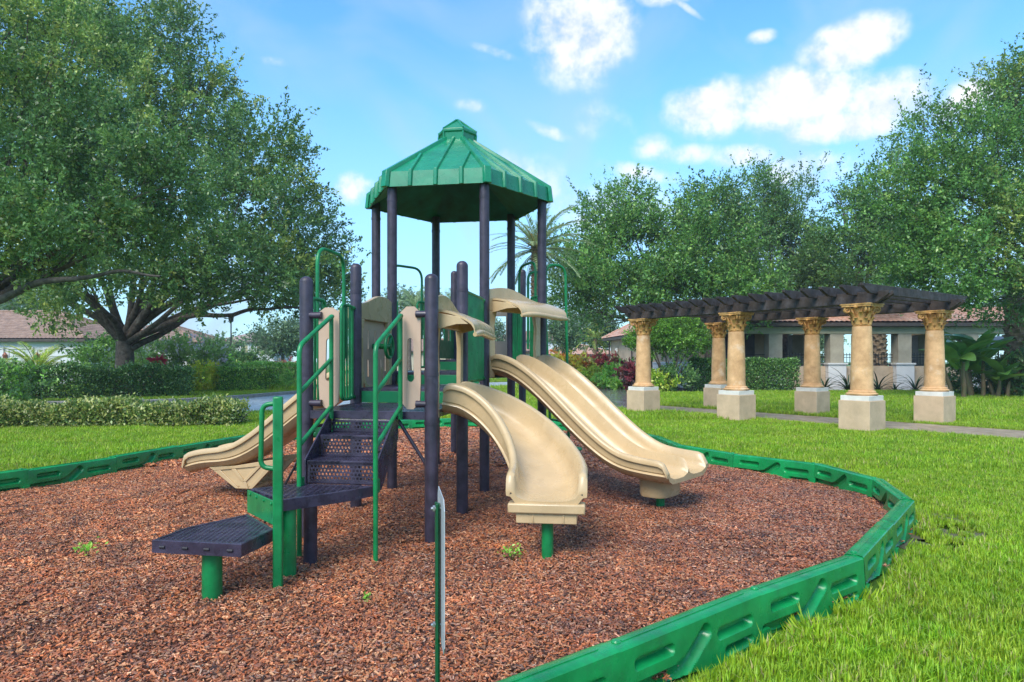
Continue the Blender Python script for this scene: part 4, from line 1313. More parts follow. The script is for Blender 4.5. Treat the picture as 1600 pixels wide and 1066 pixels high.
def crown(blobs, n_leaf, size, cols, sprig_len=.8, per=26, up=.25, cols2=None, cols2_frac=.3):
    """leafy twigs over the shells of several ellipsoids; returns leaf quads and tints"""
    area = np.array([max(1e-3, (b[3] * b[4] + b[4] * b[5] + b[3] * b[5])) for b in blobs]); area = area / area.sum()
    n_s = n_leaf // per; VV, TT = [], []
    for b, ar in zip(blobs, area):
        k = max(4, int(n_s * ar * 1.75)); c = np.array(b[:3]); r = np.array(b[3:6])
        d = unit(rng.normal(size=(k, 3)))
        # lumpy shell, some twigs deep inside
        ph = rng.uniform(0, 6.28, 6)
        lump = .96 + .24 * np.sin(d[:, 0] * 5 + ph[0]) * np.sin(d[:, 2] * 6 + ph[1]) + .15 * np.sin(d[:, 1] * 9 + ph[2] + d[:, 0] * 7) + .08 * np.sin(d[:, 2] * 15 + ph[3] + d[:, 0] * 11)
        rad = lump * np.where(rng.random(k) < .22, rng.uniform(.35, .85, k), rng.uniform(.86, 1.02, k))
        p = c + d * r * rad[:, None]
        # twigs gather in clumps with open gaps between them
        wl = 6.283 / (sprig_len * 2.7); f = np.sin(p[:, 0] * wl + ph[4] + .7 * np.sin(p[:, 2] * wl)) + np.sin(p[:, 1] * wl * .9 + ph[5]) + np.sin(p[:, 2] * wl * 1.15 + p[:, 0] * wl * .5 + ph[0])
        keep = f + rng.normal(0, .5, k) > .05
        if keep.sum() > 3: p, d = p[keep], d[keep]; k = len(p)
        ax = unit(d * .8 + rng.normal(size=(k, 3)) * .55 + np.array([0, 0, up]))
        L = sprig_len * rng.uniform(.5, 1.35, k)
        shoot = (rng.random(k) < .16) & (d[:, 2] > -.1)                     # long new shoots break the outline
        L = np.where(shoot, L * 1.7, L); ax = np.where(shoot[:, None], unit(ax + np.array([0, 0, .9 * min(1, up * 2)]) + d * .5), ax)
        thin = np.where(shoot, .5, 1.0)
        col = pick(cols if (cols2 is None or rng.random() > cols2_frac) else cols2, k, .15)
        t = rng.uniform(0, 1, (k, per)) ** .8
        pos = p[:, None] + ax[:, None] * (t * L[:, None])[..., None] + rng.normal(size=(k, per, 3)) * (sprig_len * .16 * (1.15 - t) * thin[:, None])[..., None]
        dr = ax[:, None] * .55 + rng.normal(size=(k, per, 3)) * .62
        n = k * per
        ls = size * rng.uniform(.7, 1.3, n)
        LV = leaves(pos.reshape(-1, 3), dr.reshape(-1, 3), ls, ls * rng.uniform(.42, .6, n))
        sp_, sa_, sl_ = p[shoot], ax[shoot], L[shoot][:, None]; sw = unit(np.cross(sa_, rng.normal(size=sa_.shape))) * size * .055
        if len(sp_): VV.append(np.stack([sp_ - sw - sa_ * .3 * sl_, sp_ + sw - sa_ * .3 * sl_, sp_ + sa_ * sl_ + sw * .3, sp_ + sa_ * sl_ - sw * .3], 1)); TT.append(np.tile(np.array([[.06, .05, .035]]), (len(sp_), 1)))
        tt = np.repeat(col, per, 0) * rng.uniform(.75, 1.25, (n, 1)); VV.append(LV); TT.append(tt)
    return np.concatenate(VV), np.concatenate(TT)


def limb(b, a, c, r0, r1, sag=.12, n=9, wob=.05, seg=8):
    a, c = Vector(a), Vector(c); L = (c - a).length; pts = []
    o = [random.uniform(-1, 1) for _ in range(6)]
    for i in range(n):
        t = i / (n - 1); p = a.lerp(c, t)
        w = math.sin(t * math.pi)
        p += Vector((o[0] * math.sin(t * 5 + o[3]), o[1] * math.sin(t * 6 + o[4]), o[2] * math.sin(t * 7 + o[5]))) * wob * L * w + Vector((0, 0, sag * L * w * (1 if c.z > a.z else .4)))
        pts.append(p)
    b.tube(pts, [r0 + (r1 - r0) * (i / (n - 1)) ** .8 for i in range(n)], seg)
    return pts


def oak(label, base, fork_z, r_tr, blobs, n_leaf, size, cols, cols2=None, sprig=.8, group=None, lean=(0, 0), name='oak_tree', frac=.3, extra_limbs=(), up=.25, per=26, subs=7):
    base = Vector(base); t = thing(name, label, 'tree', base, 0, group)
    b = MB(); fork = Vector((lean[0], lean[1], fork_z))
    pts = smooth_path([(0, 0, -.15), (lean[0] * .2, lean[1] * .2, fork_z * .35), (lean[0] * .6, lean[1] * .6, fork_z * .75), fork], 5)
    n = len(pts); b.tube(pts, [r_tr * (1.45 - .75 * min(1, i / (n * .35))) if i < n * .35 else r_tr * (.95 - .2 * i / n) for i in range(n)], 14)
    for ib, bl in enumerate(blobs):
        if len(blobs) > 15 and ib % 3: continue
        c = Vector(bl[:3]) - base; d = c - fork
        st = pts[-1 - random.randrange(0, 6)]
        rr0 = r_tr * random.uniform(.24, .42)
        lp = limb(b, st, fork + d * .86 + Vector((0, 0, -.1 * bl[5])), rr0, rr0 * .28, .06)
        for _ in range(subs):                              # smaller branches inside the foliage mass
            q = lp[random.randrange(4, len(lp))]; dv_ = Vector((random.gauss(0, 1), random.gauss(0, 1), random.gauss(.25, .8))).normalized()
            e = c + Vector((dv_.x * bl[3], dv_.y * bl[4], dv_.z * bl[5])) * .9
            limb(b, q, e, rr0 * .22, .012, .04, 6, .05, 5)
    for a, c, r0, r1 in extra_limbs: limb(b, Vector(a) - base, Vector(c) - base, r0, r1, .05, 12, .03, 10)
    b.build('trunk', BARK, t, 60)
    V, T_ = crown([(q[0] - base.x, q[1] - base.y, q[2] - base.z, *q[3:]) for q in blobs], n_leaf, size, cols, sprig, per, up, cols2, frac)
    tag(quads_mesh('crown', V, LEAF, T_, t), kind='stuff')
    return t


def blob(x, y, depth, rpx, rz=None, deep=1.0):
    """foliage mass centred at photo pixel (x, y), radius in pixels at that depth"""
    p = at(x, y, depth); s = depth / FPX * .88
    return (p.x, p.y, p.z, rpx * s, rpx * s * deep, (rz or rpx) * s)


# ---- the two oaks on the left
ZM = 31.0
mb = [blob(x, y, ZM + dz, r, rz) for x, y, r, rz, dz in (
    (452, 300, 62, 62, 0), (478, 375, 58, 55, 1), (415, 245, 62, 60, -1), (385, 330, 85, 75, -3), (430, 420, 88, 42, -1), (330, 410, 95, 50, -4), (498, 425, 52, 36, 2),
    (300, 250, 90, 80, 0), (330, 185, 62, 60, 2), (268, 100, 70, 75, 0), (312, 62, 34, 40, 1), (200, 40, 95, 75, 1), (330, 130, 30, 26, 0), (215, 180, 100, 90, -2), (120, 120, 110, 110, 2), (90, 390, 110, 50, -2), (205, 395, 90, 42, -4), (20, 250, 110, 120, 3), (150, 300, 110, 90, 0), (85, 492, 34, 14, -5), (50, 470, 40, 16, -3), (420, 455, 55, 22, 0), (520, 455, 40, 20, 2), (300, 445, 60, 26, -4), (385, 440, 80, 36, -4), (470, 462, 60, 24, -1), (230, 440, 60, 22, -5), (120, 440, 70, 24, -5), (340, 470, 34, 14, -4))]
bp = gp(195, 625); basem = Vector(((195 - 800) / FPX * ZM, ZM, GZ))
el = []
for (x0, y0, x1, y1, r0, r1) in ((205, 528, 365, 492, .20, .08), (203, 520, 330, 445, .22, .09), (186, 528, 78, 452, .20, .09), (197, 520, 232, 430, .18, .09), (192, 520, 150, 425, .18, .08), (365, 492, 470, 482, .10, .04), (205, 522, 270, 440, .22, .1), (188, 522, 110, 450, .22, .1)):
    a, c = at(x0, y0, ZM), at(x1, y1, ZM - 1.5); el.append((a, c, r0, r1))
oak('big spreading oak with a thick dark trunk behind the long hedge', basem, 2.5, .46, mb, 185000, .155, OAK_D, OAK_Y, .95, extra_limbs=el, frac=.3, subs=4)
ZN = 16.5
nb_ = [blob(x, y, ZN + dz, r, rz) for x, y, r, rz, dz in (
    (60, 95, 105, 80, 0), (-60, 40, 130, 110, 1), (20, 230, 100, 80, -1), (120, 215, 90, 70, 0), (215, 285, 85, 62, -1), (110, 330, 100, 62, -1.5), (275, 300, 55, 44, .5), (-40, 330, 100, 70, -1), (200, 370, 75, 40, 0), (60, 400, 85, 30, 0), (-150, 200, 150, 140, 1), (130, 60, 60, 50, 2))]
basen = Vector((-13.6, ZN + .4, GZ))
oak('oak on the left edge with new leaves coloured sunlit yellow and a low dark limb', basen, 2.6, .36, nb_, 125000, .095, OAK_Y, OAK_D, .62, extra_limbs=[(basen + Vector((.2, 0, 2.7)), at(110, 436, ZN - 1), .13, .06), (at(108, 437, ZN - 1), at(250, 432, ZN - 1.2), .06, .025)], frac=.45)

# ---- oaks behind the pergola and the clubhouse
ROWL = [
    ('oak between the date palm and the tan wing, foliage hanging low', 1012, 38.5, .26, [(955, 330, 52, 44, 0), (985, 375, 62, 50, -1), (905, 395, 42, 55, 0), (950, 440, 75, 44, -2), (915, 470, 44, 30, -2), (1010, 440, 62, 40, -1), (890, 440, 30, 40, 0), (968, 490, 34, 18, -3), (985, 300, 26, 24, 0)], OAK_R, None),
    ('oak with a dark leaning trunk behind the left part of the pergola', 1112, 36.9, .24, [(1062, 350, 52, 50, 0), (1110, 320, 45, 42, 1), (1110, 400, 62, 55, -1), (1050, 430, 52, 36, -1), (1160, 440, 55, 35, -1), (1108, 285, 24, 22, 1), (1140, 360, 40, 40, 0)], OAK_R, OAK_D),
    ('dense dark green oak rising over the middle of the pergola', 1222, 44.0, .3, [(1190, 330, 52, 48, 0), (1235, 340, 48, 55, 0), (1215, 410, 75, 60, -1), (1185, 285, 22, 24, 0), (1245, 290, 24, 20, 1), (1270, 400, 45, 50, 0), (1165, 400, 40, 50, 0)], OAK_D, OAK_R),
    ('oak with sparse upper twigs left of the tallest right-hand oak', 1335, 40.0, .3, [(1320, 340, 44, 46, 0), (1360, 310, 44, 42, 0), (1340, 410, 72, 55, -1), (1400, 380, 62, 60, 0), (1315, 290, 20, 14, 0), (1380, 265, 34, 34, 1), (1290, 420, 44, 44, 0)], OAK_D, OAK_R)]
for lab, px, dz, r_, bl, c1, c2 in ROWL:
    base = Vector(((px - 800) / FPX * dz, dz, GZ))
    oak(lab, base, 4.2, r_, [blob(x, y + 14, dz + d, rr, rz) for x, y, rr, rz, d in bl], 46000, .17, c1, c2, 1.15, lean=(-.6 if px == 1112 else .3, 0), up=.45, per=22)
base = Vector(((1668 - 800) / FPX * 27, 27, GZ))
oak('tallest oak at the right edge, airy crown above the banana plants', base, 4.6, .42, [blob(x, y, 27 + d, r_, rz) for x, y, r_, rz, d in (
    (1470, 275, 55, 42, 0), (1450, 205, 30, 30, 1), (1530, 230, 55, 50, 0), (1580, 150, 34, 42, 1), (1620, 250, 70, 90, 1), (1510, 345, 75, 55, -1), (1430, 335, 45, 42, 0), (1590, 380, 80, 65, -1), (1480, 430, 70, 40, -1), (1570, 470, 70, 24, 0), (1425, 400, 46, 40, 0), (1650, 130, 60, 60, 1), (1380, 300, 26, 22, 0))],
    95000, .13, OAK_R, OAK_Y, .95, up=.4, per=22, frac=.2)

# ---- far trees, small and pale with distance
FAR = [('pale far oak left of the tall lamp post across the road', 345, 552, 62, 60, 44), ('far oak with a bare dark fork beside the pink roofed house', 442, 532, 70, 62, 30), ('small dense far tree in front of the pale house', 384, 578, 58, 20, 24),
       ('far tree seen between the roof posts left of the play structure', 640, 478, 75, 44, 40), ('far tree behind the stair handrail of the play structure', 575, 520, 85, 40, 44), ('far tree seen under the roof between two plum posts', 700, 500, 80, 34, 34),
       ('bluish far oak beyond the double slide, leftmost of two', 880, 520, 72, 32, 40), ('bluish far oak with a dark trunk beside the tan wing', 932, 512, 66, 40, 42), ('far low tree closing the view behind the left garage', 60, 470, 80, 90, 40), ('far tree at the left edge behind the garage roof', -20, 480, 90, 70, 46), ('far tree behind the crape myrtle', 250, 545, 75, 60, 40),
       ('far tree above the garden wall right of the date palm', 770, 530, 95, 40, 34), ('pale far tree right of the clubhouse behind the umbrella', 1580, 480, 60, 60, 60), ('far tree behind the loggia columns on the right', 1460, 520, 70, 60, 40), ('far tree behind the loggia columns in the middle', 1280, 530, 70, 70, 34)]
for lab, x, y, dz, rx, rz in FAR:
    base = Vector(((x - 800) / FPX * dz, dz, GZ)); s = dz / FPX
    bl = [blob(x + random.uniform(-.45, .45) * rx, y + random.uniform(-.3, .45) * rz, dz + random.uniform(-1, 1), rx * random.uniform(.4, .6), rz * random.uniform(.4, .55)) for _ in range(5)]
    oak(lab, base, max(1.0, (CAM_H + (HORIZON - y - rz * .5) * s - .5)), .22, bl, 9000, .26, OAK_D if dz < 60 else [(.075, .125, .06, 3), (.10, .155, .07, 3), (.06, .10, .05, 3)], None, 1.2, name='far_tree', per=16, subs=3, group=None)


# ---- hedges
def hedge(label, path, width, height, n_leaf, size, cols, name='hedge', rough=.12, m=None, group=None, cat='hedge', wav=.06):
    """clipped or loose hedge following a path of ground points: dark twiggy core with leaves on every side"""
    path = [Vector((p[0], p[1], GZ)) for p in path]; base = path[0]
    t = thing(name, label, cat, base, 0, group)
    b = MB()
    seg = [(a, c, (c - a).length) for a, c in zip(path, path[1:])]; tot = sum(q[2] for q in seg)
    for a, c, L in seg:
        d = (c - a).normalized(); k = int(L / .3) + 1
        for i in range(k):
            p = a.lerp(c, (i + .5) / k) - base
            for _ in range(2):
                e = p + Vector((random.gauss(0, width * .22), random.gauss(0, width * .22), height * random.uniform(.6, .92)))
                limb(b, p + Vector((random.uniform(-.1, .1), random.uniform(-.1, .1), -.05)), e, .018, .006, 0, 4, .08, 4)
    b.build('stems', BARK, t, 60)
    n = n_leaf; u = rng.random(n) * tot; P = np.zeros((n, 3)); Nn = np.zeros((n, 3)); acc = 0
    for a, c, L in seg:
        k = (u >= acc) & (u < acc + L); q = int(k.sum())
        f = (u[k] - acc) / L; d = (c - a).normalized(); sd = np.array((-d.y, d.x, 0))
        face = rng.random(q)
        lat = np.where(face < .38, -1.0, np.where(face < .62, 1.0, rng.uniform(-1, 1, q))); hh = np.where(face < .62, rng.uniform(.02, 1, q), 1.0)
        inn = np.where(rng.random(q) < .3, rng.uniform(.5, .95, q), rng.uniform(.93, 1.05, q))
        w = width / 2 * (1 + wav * np.sin(u[k] * 3.1) + wav * np.sin(u[k] * 7.7 + hh * 5)); hgt = height * (1 + wav * .8 * np.sin(u[k] * 2.3 + 1) + wav * .6 * np.sin(u[k] * 6.1))
        rnd = np.clip((hh - .82) / .18, 0, 1) ** 2
        lat2 = lat * inn * (1 - .18 * rnd * (np.abs(lat) > .9))
        base_ = np.stack([a.x + (c.x - a.x) * f - base.x, a.y + (c.y - a.y) * f - base.y, np.zeros(q)], 1)
        P[k] = base_ + sd * (lat2 * w)[:, None] + np.stack([np.zeros(q), np.zeros(q), hh * np.where(face < .62, 1, inn) * hgt], 1)
        Nn[k] = sd * (lat * (face < .62))[:, None] + np.stack([np.zeros(q), np.zeros(q), np.where(face < .62, .3, 1)], 1)
        acc += L
    P += rng.normal(size=P.shape) * rough * np.array([.5, .5, .5]) * height * .25
    P[:, 2] = np.maximum(P[:, 2], .02)
    ls = size * rng.uniform(.7, 1.3, n)
    V = leaves(P, Nn * .6 + rng.normal(size=(n, 3)) * .6, ls, ls * .5)
    tag(quads_mesh('foliage', V, m or LEAF_GLOSS, pick(cols, n, .25), t), kind='stuff')
    return t


HEDGE_D = [(.036, .085, .026, 3), (.055, .12, .032, 3), (.085, .165, .042, 2.5), (.13, .21, .065, 1)]
HEDGE_B = [(.08, .19, .030, 3), (.13, .27, .04, 4), (.20, .34, .055, 3)]
VARIEG = [(.045, .085, .020, 3), (.09, .14, .03, 3), (.24, .26, .07, 3), (.36, .36, .14, 2)]
hedge('long dark glossy hedge below the big oak on the left', [(-26, 25.3), (-20.5, 26.6), (-17.3, 28.3), (-14.3, 30.4)], 1.0, 1.24, 44000, .105, HEDGE_D, rough=.5, wav=.1)
hedge('clipped bright box hedge beside the road, nearer of two', [gp(338, 614.5)[:2], gp(428, 612)[:2]], 1.1, 1.2, 12000, .09, HEDGE_B + HEDGE_D[:2], rough=.15, wav=.02)
hedge('clipped bright hedge behind the nearer box hedge by the road', [gp(330, 608)[:2], gp(400, 606.5)[:2], gp(478, 605)[:2]], 1.2, 1.42, 14000, .10, HEDGE_B, rough=.2, wav=.03)
hedge('low variegated shrub hedge with cream edged leaves across the lawn', [(-12.6, 16.0), (-11, 16.25), (-9, 16.5), (-6.55, 16.55)], .95, .52, 26000, .085, VARIEG, rough=.75, wav=.16, m=LEAF)
hedge('short variegated shrub clump behind the straight slide', [(-6.0, 18.0), (-4.9, 18.6)], .8, .25, 5000, .085, VARIEG, rough=.75, wav=.16, m=LEAF)
hedge('clipped dark box hedge behind the left pergola columns', [at(1078, 600, 36.3)[:2], at(1243, 600, 36.0)[:2]], 1.2, 1.62, 22000, .11, HEDGE_D + [(.09, .19, .03, 1)], rough=.1, wav=.02)
hedge('far clipped hedge with a red flowering end beyond the road', [at(400, 600, 52)[:2], at(470, 600, 52)[:2]], 1.2, 1.35, 4000, .16, HEDGE_B, rough=.2)


# ---- single shrubs and small plants
def shrub(label, base, r, h, n, size, cols, name='shrub', m=None, stems=6, up=.4, cat='shrub', low=.15, sl=.3, per=12):
    base = Vector((base[0], base[1], GZ)); t = thing(name, label, cat, base)
    b = MB()
    for k in range(stems):
        a = random.uniform(0, 6.28); d = r * random.uniform(.2, .7)
        limb(b, (random.uniform(-.05, .05), random.uniform(-.05, .05), -.05), (d * math.cos(a), d * math.sin(a), h * random.uniform(.5, .85)), max(.012, r * .025), .006, .02, 5, .06, 5)
    b.build('stems', BARK, t, 60)
    hz = h * (1 - low) / 2
    V, T_ = crown([(0, 0, h * low + hz, r, r, hz)], n, size, cols, sl, per, up)
    V[:, :, 2] = np.maximum(V[:, :, 2], .01)
    tag(quads_mesh('foliage', V, m or LEAF, T_, t), kind='stuff')
    return t


P2 = lambda x, d: at(x, 600, d)[:2]
shrub('orange and yellow croton bush above the double slide', P2(893, 44), 1.35, 1.75, 5000, .26, [(.75, .30, .03, 3), (.80, .45, .05, 3), (.55, .12, .03, 1), (.16, .10, .03, 1)], sl=.4)
shrub('lime green rounded shrub beside the wet walkway', P2(920, 42), 1.0, 1.0, 5000, .14, [(.30, .42, .03, 3), (.22, .36, .03, 3), (.42, .50, .05, 1)])
shrub('dark red leafy shrub at the corner of the tan wing', P2(944, 50), 1.5, 1.75, 5000, .24, [(.13, .018, .018, 3), (.19, .035, .03, 3), (.08, .025, .02, 2), (.09, .11, .035, 2)], sl=.4)
shrub('dark red cordyline just left of the nearest-left pergola column', P2(989, 34.3), .42, 1.3, 900, .24, [(.09, .014, .02, 3), (.16, .035, .045, 3), (.06, .03, .025, 3)], low=.35, sl=.35)
shrub('light green leafy plant against the white base of the wing', P2(972, 39), 1.2, 1.2, 3600, .22, [(.14, .30, .04, 3), (.20, .38, .07, 2)], sl=.35)
shrub('yellow green low shrub right of the nearest-left pergola column', P2(1026, 34.0), .8, .85, 2600, .15, [(.26, .38, .04, 3), (.18, .32, .03, 3)])
shrub('dark green round shrub under the rounded garden tree', P2(1058, 34.2), .8, 1.3, 4000, .13, HEDGE_D)
shrub('pink flowering crape myrtle right of the big oak trunk', at(282, 600, 36)[:2], 1.9, 2.6, 9000, .17, [(.11, .19, .05, 5), (.16, .24, .07, 3), (.62, .34, .42, 1.0)], low=.25, sl=.6)
shrub('tall loose green shrub left of the big oak trunk', at(165, 600, 35)[:2], 1.25, 2.6, 7000, .15, [(.09, .18, .04, 3), (.14, .25, .05, 3), (.06, .12, .03, 2)], low=.1, sl=.5)
shrub('small red cordyline tips above the long hedge', at(243, 600, 32)[:2], .38, 1.62, 260, .30, [(.42, .02, .04, 3), (.30, .03, .06, 2)], low=.62, sl=.3)
shrub('bright yellow green shrub at the end of the long hedge', at(318, 600, 34)[:2], .7, 1.35, 2500, .14, [(.35, .42, .03, 3), (.22, .34, .03, 2)])
shrub('small clipped ball shrub at the road end of the box hedges', at(450, 600, 36.5)[:2], .75, .85, 2500, .10, HEDGE_B)
shrub('round far shrub left of the pale house', at(352, 600, 47)[:2], .9, 1.7, 2000, .2, HEDGE_B)
shrub('red flowering far shrub at the end of the far hedge', at(455, 600, 50)[:2], 1.4, 1.5, 1800, .2, [(.35, .10, .09, 3), (.2, .16, .06, 3)])
shrub('leafy green bush at the far left behind the low hedge', at(8, 600, 24)[:2], 1.1, 1.35, 4500, .13, HEDGE_D + HEDGE_B[:2])
shrub('dark bush below the banana plants at the right', at(1545, 600, 31)[:2], 1.6, 1.5, 9000, .13, HEDGE_D, low=.05)
shrub('brown and green bush at the right edge below the thick palm trunk', at(1600, 600, 29)[:2], 1.0, 1.9, 6000, .13, HEDGE_D + [(.16, .12, .05, 2)], low=.05)

# rounded garden tree on several bare stems
base = Vector((*at(1046, 600, 34.6)[:2], GZ)); t = thing('garden_tree', 'rounded garden tree on bare forking stems behind the pergola', 'tree', base); b = MB()
for k in range(9):
    a = k * .7 + .2; e = Vector((1.25 * math.cos(a) * random.uniform(.5, 1.1), .7 * math.sin(a), random.uniform(1.9, 2.7)))
    limb(b, (random.uniform(-.25, .25), random.uniform(-.2, .2), -.05), e, .06, .025, .05, 7, .06, 6)
b.build('trunk', BARK, t, 60)
V, T_ = crown([(-.9, 0, 2.75, .95, .9, .8), (.55, 0, 2.85, 1.25, 1.0, .95), (0, .2, 3.1, 1.2, 1.0, .8), (-1.5, 0, 2.5, .65, .6, .6), (1.4, 0, 2.5, .6, .6, .6)], 26000, .10, [(.075, .16, .022, 3), (.11, .22, .028, 3), (.05, .11, .02, 2)], .35, 16, .3)
tag(quads_mesh('crown', V, LEAF, T_, t), kind='stuff')


# ---- palms
def frond(b_pts, length, droop, az, el0, leaf_l, V, n=46, droop_leaf=.25):
    """appends leaflet quads along a curved rib; returns the rib points"""
    pts = []; p = np.array(b_pts, float); e = el0
    steps = 16; h = np.array((math.cos(az), math.sin(az), 0))
    for i in range(steps + 1):
        pts.append(p.copy()); d = h * math.cos(e) + np.array((0, 0, math.sin(e))); p = p + d * length / steps; e -= droop / steps * (.6 + .8 * i / steps)
    pts = np.array(pts); side = np.array((-h[1], h[0], 0))
    for k in range(n):
        t = .14 + .86 * (k + .5) / n; f = t * steps; i = min(steps - 1, int(f)); q = pts[i] + (pts[i + 1] - pts[i]) * (f - i); tg = unit(pts[i + 1] - pts[i])
        L = leaf_l * math.sin(math.pi * (.12 + .86 * t)) ** .6
        for sgn in (-1, 1):
            d = unit(tg * .65 + side * sgn * .75 + np.array((0, 0, .22 - droop_leaf)) + rng.normal(size=3) * .06)
            w = unit(np.cross(d, np.array((0, 0, 1.0)) + side * .3)) * .022 * (length / 2.5)
            V.append([q, q + d * L * .5 + w, q + d * L, q + d * L * .5 - w])
    return pts


def palm(label, base, height, r_tr, n_fr, fl, cols, name='palm_tree', skirt=True, lean=(0, 0), cat='palm', el_rng=(-.5, 1.35), leaf_l=.5, boots=True, fruit=False):
    base = Vector(base); t = thing(name, label, cat, base); b = MB()
    top = Vector((lean[0], lean[1], height)); pts = smooth_path([(0, 0, -.1), (lean[0] * .3, lean[1] * .3, height * .5), top], 8)
    b.tube(pts, [r_tr * (1.15 - .25 * i / (len(pts) - 1)) for i in range(len(pts))], 14)
    if boots:                                             # old leaf bases in spiral rows
        k = 0; z = .2
        while z < height:
            f = z / height; c = Vector((lean[0] * f * f, lean[1] * f * f, z)); a = k * 2.39996; rr = r_tr * (1.12 - .25 * f)
            d = Vector((math.cos(a), math.sin(a), 0)); sd = Vector((-d.y, d.x, 0)); w = r_tr * .42
            q = c + d * rr * .9
            b.add([q - sd * w, q + sd * w, q + sd * w * .5 + d * r_tr * .42 + Vector((0, 0, w * 1.3)), q - sd * w * .5 + d * r_tr * .42 + Vector((0, 0, w * 1.3)), q - sd * w + Vector((0, 0, w * 1.6)), q + sd * w + Vector((0, 0, w * 1.6))], [(0, 1, 2, 3), (3, 2, 5, 4), (0, 3, 4), (1, 5, 2)])
            z += r_tr * .115; k += 1
    b.build('trunk', BARK_PALM, t, 30)
    V = []; ribs = MB()
    for k in range(n_fr):
        az = k * 2.39996 + random.uniform(-.2, .2); e0 = el_rng[0] + (el_rng[1] - el_rng[0]) * (k / max(1, n_fr - 1)) ** .8
        pt = frond((lean[0], lean[1], height - .1), fl * random.uniform(.85, 1.1), random.uniform(.8, 1.5), az, e0, leaf_l, V)
        ribs.tube([Vector(q) for q in pt[::2]], [.022 * (1 - .8 * i / 8) for i in range(len(pt[::2]))], 5, cap=False)
    V = np.array(V); crn = tag(quads_mesh('crown', V, LEAF, pick(cols, len(V) // 1, .2), t), kind='stuff')
    ribs.build('ribs', STEM, crn, 60)
    if fruit:
        fb = MB()
        for k in range(5):
            a = k * 1.3; d = Vector((math.cos(a), math.sin(a), 0)); st = Vector((lean[0], lean[1], height))
            for j in range(14):
                e = st + d * random.uniform(.25, .6) + Vector((random.gauss(0, .12), random.gauss(0, .12), random.uniform(.1, .9)))
                fb.tube([st, st.lerp(e, .6) + Vector((0, 0, .15)), e], .018, 4)
        fb.build('fruit_stalks', mat('orange_fruit_stalk', (.70, .32, .05), .6, .2, 8), t, 60)
    return t


DATE = [(.17, .22, .10, 3), (.22, .26, .13, 3), (.12, .17, .08, 2)]
p = at(838, 600, 33); palm('tall date palm with drooping fronds and orange fruit stalks behind the roof', (p.x, p.y, GZ), 7.0, .24, 46, 2.9, DATE, fruit=True, leaf_l=.42)
p = at(650, 600, 60); palm('far palm seen between the posts below the roof', (p.x, p.y, GZ), 6.0, .2, 26, 3.2, DATE, leaf_l=.7, boots=False)
p = at(700, 600, 62); palm('far palm seen right of the tallest back post', (p.x, p.y, GZ), 6.3, .2, 24, 3.0, DATE, leaf_l=.7, boots=False)
p = at(1586, 600, 30); palm('thick palm trunk with crossed leaf bases at the right edge', (p.x, p.y, GZ), 4.6, .36, 16, 2.0, [(.05, .11, .03, 3), (.08, .15, .035, 3)], leaf_l=.5)
for lab, x, d, h in (('palm trunk seen through the loggia opening, left one', 1374, 52, 5.2), ('palm trunk seen through the loggia opening, right one', 1432, 53, 5.2), ('palm trunk seen through the loggia beside the hedge', 1250, 54, 5.0)):
    p = at(x, 600, d); palm(lab, (p.x, p.y, GZ), h, .45, 14, 2.2, [(.10, .19, .05, 3), (.14, .24, .06, 3)], leaf_l=.6)
p = at(58, 600, 29); palm('small yellowish areca palm behind the left end of the long hedge', (p.x, p.y, GZ), 1.1, .07, 26, 1.8, [(.30, .36, .05, 3), (.20, .30, .05, 3)], 'small_palm', boots=False, el_rng=(.35, 1.35), leaf_l=.4)
p = at(-8, 600, 29); palm('small areca palm cut by the left edge of the view', (p.x, p.y, GZ), 1.0, .07, 18, 1.4, [(.24, .32, .05, 3), (.16, .26, .05, 3)], 'small_palm', boots=False, el_rng=(.3, 1.3), leaf_l=.4)
p = at(226, 600, 34); palm('small feathery palm right of the big oak trunk', (p.x, p.y, GZ), .9, .08, 24, 1.9, [(.13, .24, .06, 3), (.18, .3, .08, 3)], 'small_palm', boots=False, el_rng=(.1, 1.3), leaf_l=.45)
p = at(930, 600, 62); palm('far palm with a yellow dying frond by the wing corner', (p.x, p.y, GZ), 3.6, .16, 16, 1.9, [(.14, .22, .06, 3), (.5, .32, .05, 2)], leaf_l=.5, boots=False)


# ---- plants with large single leaves: each leaf a part
def paddle_leaf(L, W, bend, m, name='leaf', n=9, split=.0):
    b = MB(); row = []
    for i in range(n + 1):
        t = i / n; w = W * (math.sin(math.pi * min(1, t * .93 + .035)) ** .7) / 2
        ang = bend * t; z = L * math.sin(1.25 - ang * .6) * t * .0
        x = L * (t - .12 * bend * t * t); zz = -bend * L * .33 * t * t
        rip = 1 + .08 * math.sin(i * 2.7)
        row.append([(x, -w * rip, zz + w * .38), (x, 0, zz), (x, w * rip, zz + w * .38)])
    vs = [q for r_ in row for q in r_]; fs = []
    for i in range(n):
        for k in range(2): fs.append((i * 3 + k, i * 3 + k + 1, i * 3 + k + 4, i * 3 + k + 3))
    b.add(vs, fs); me = b.mesh(name, m, 60); return me


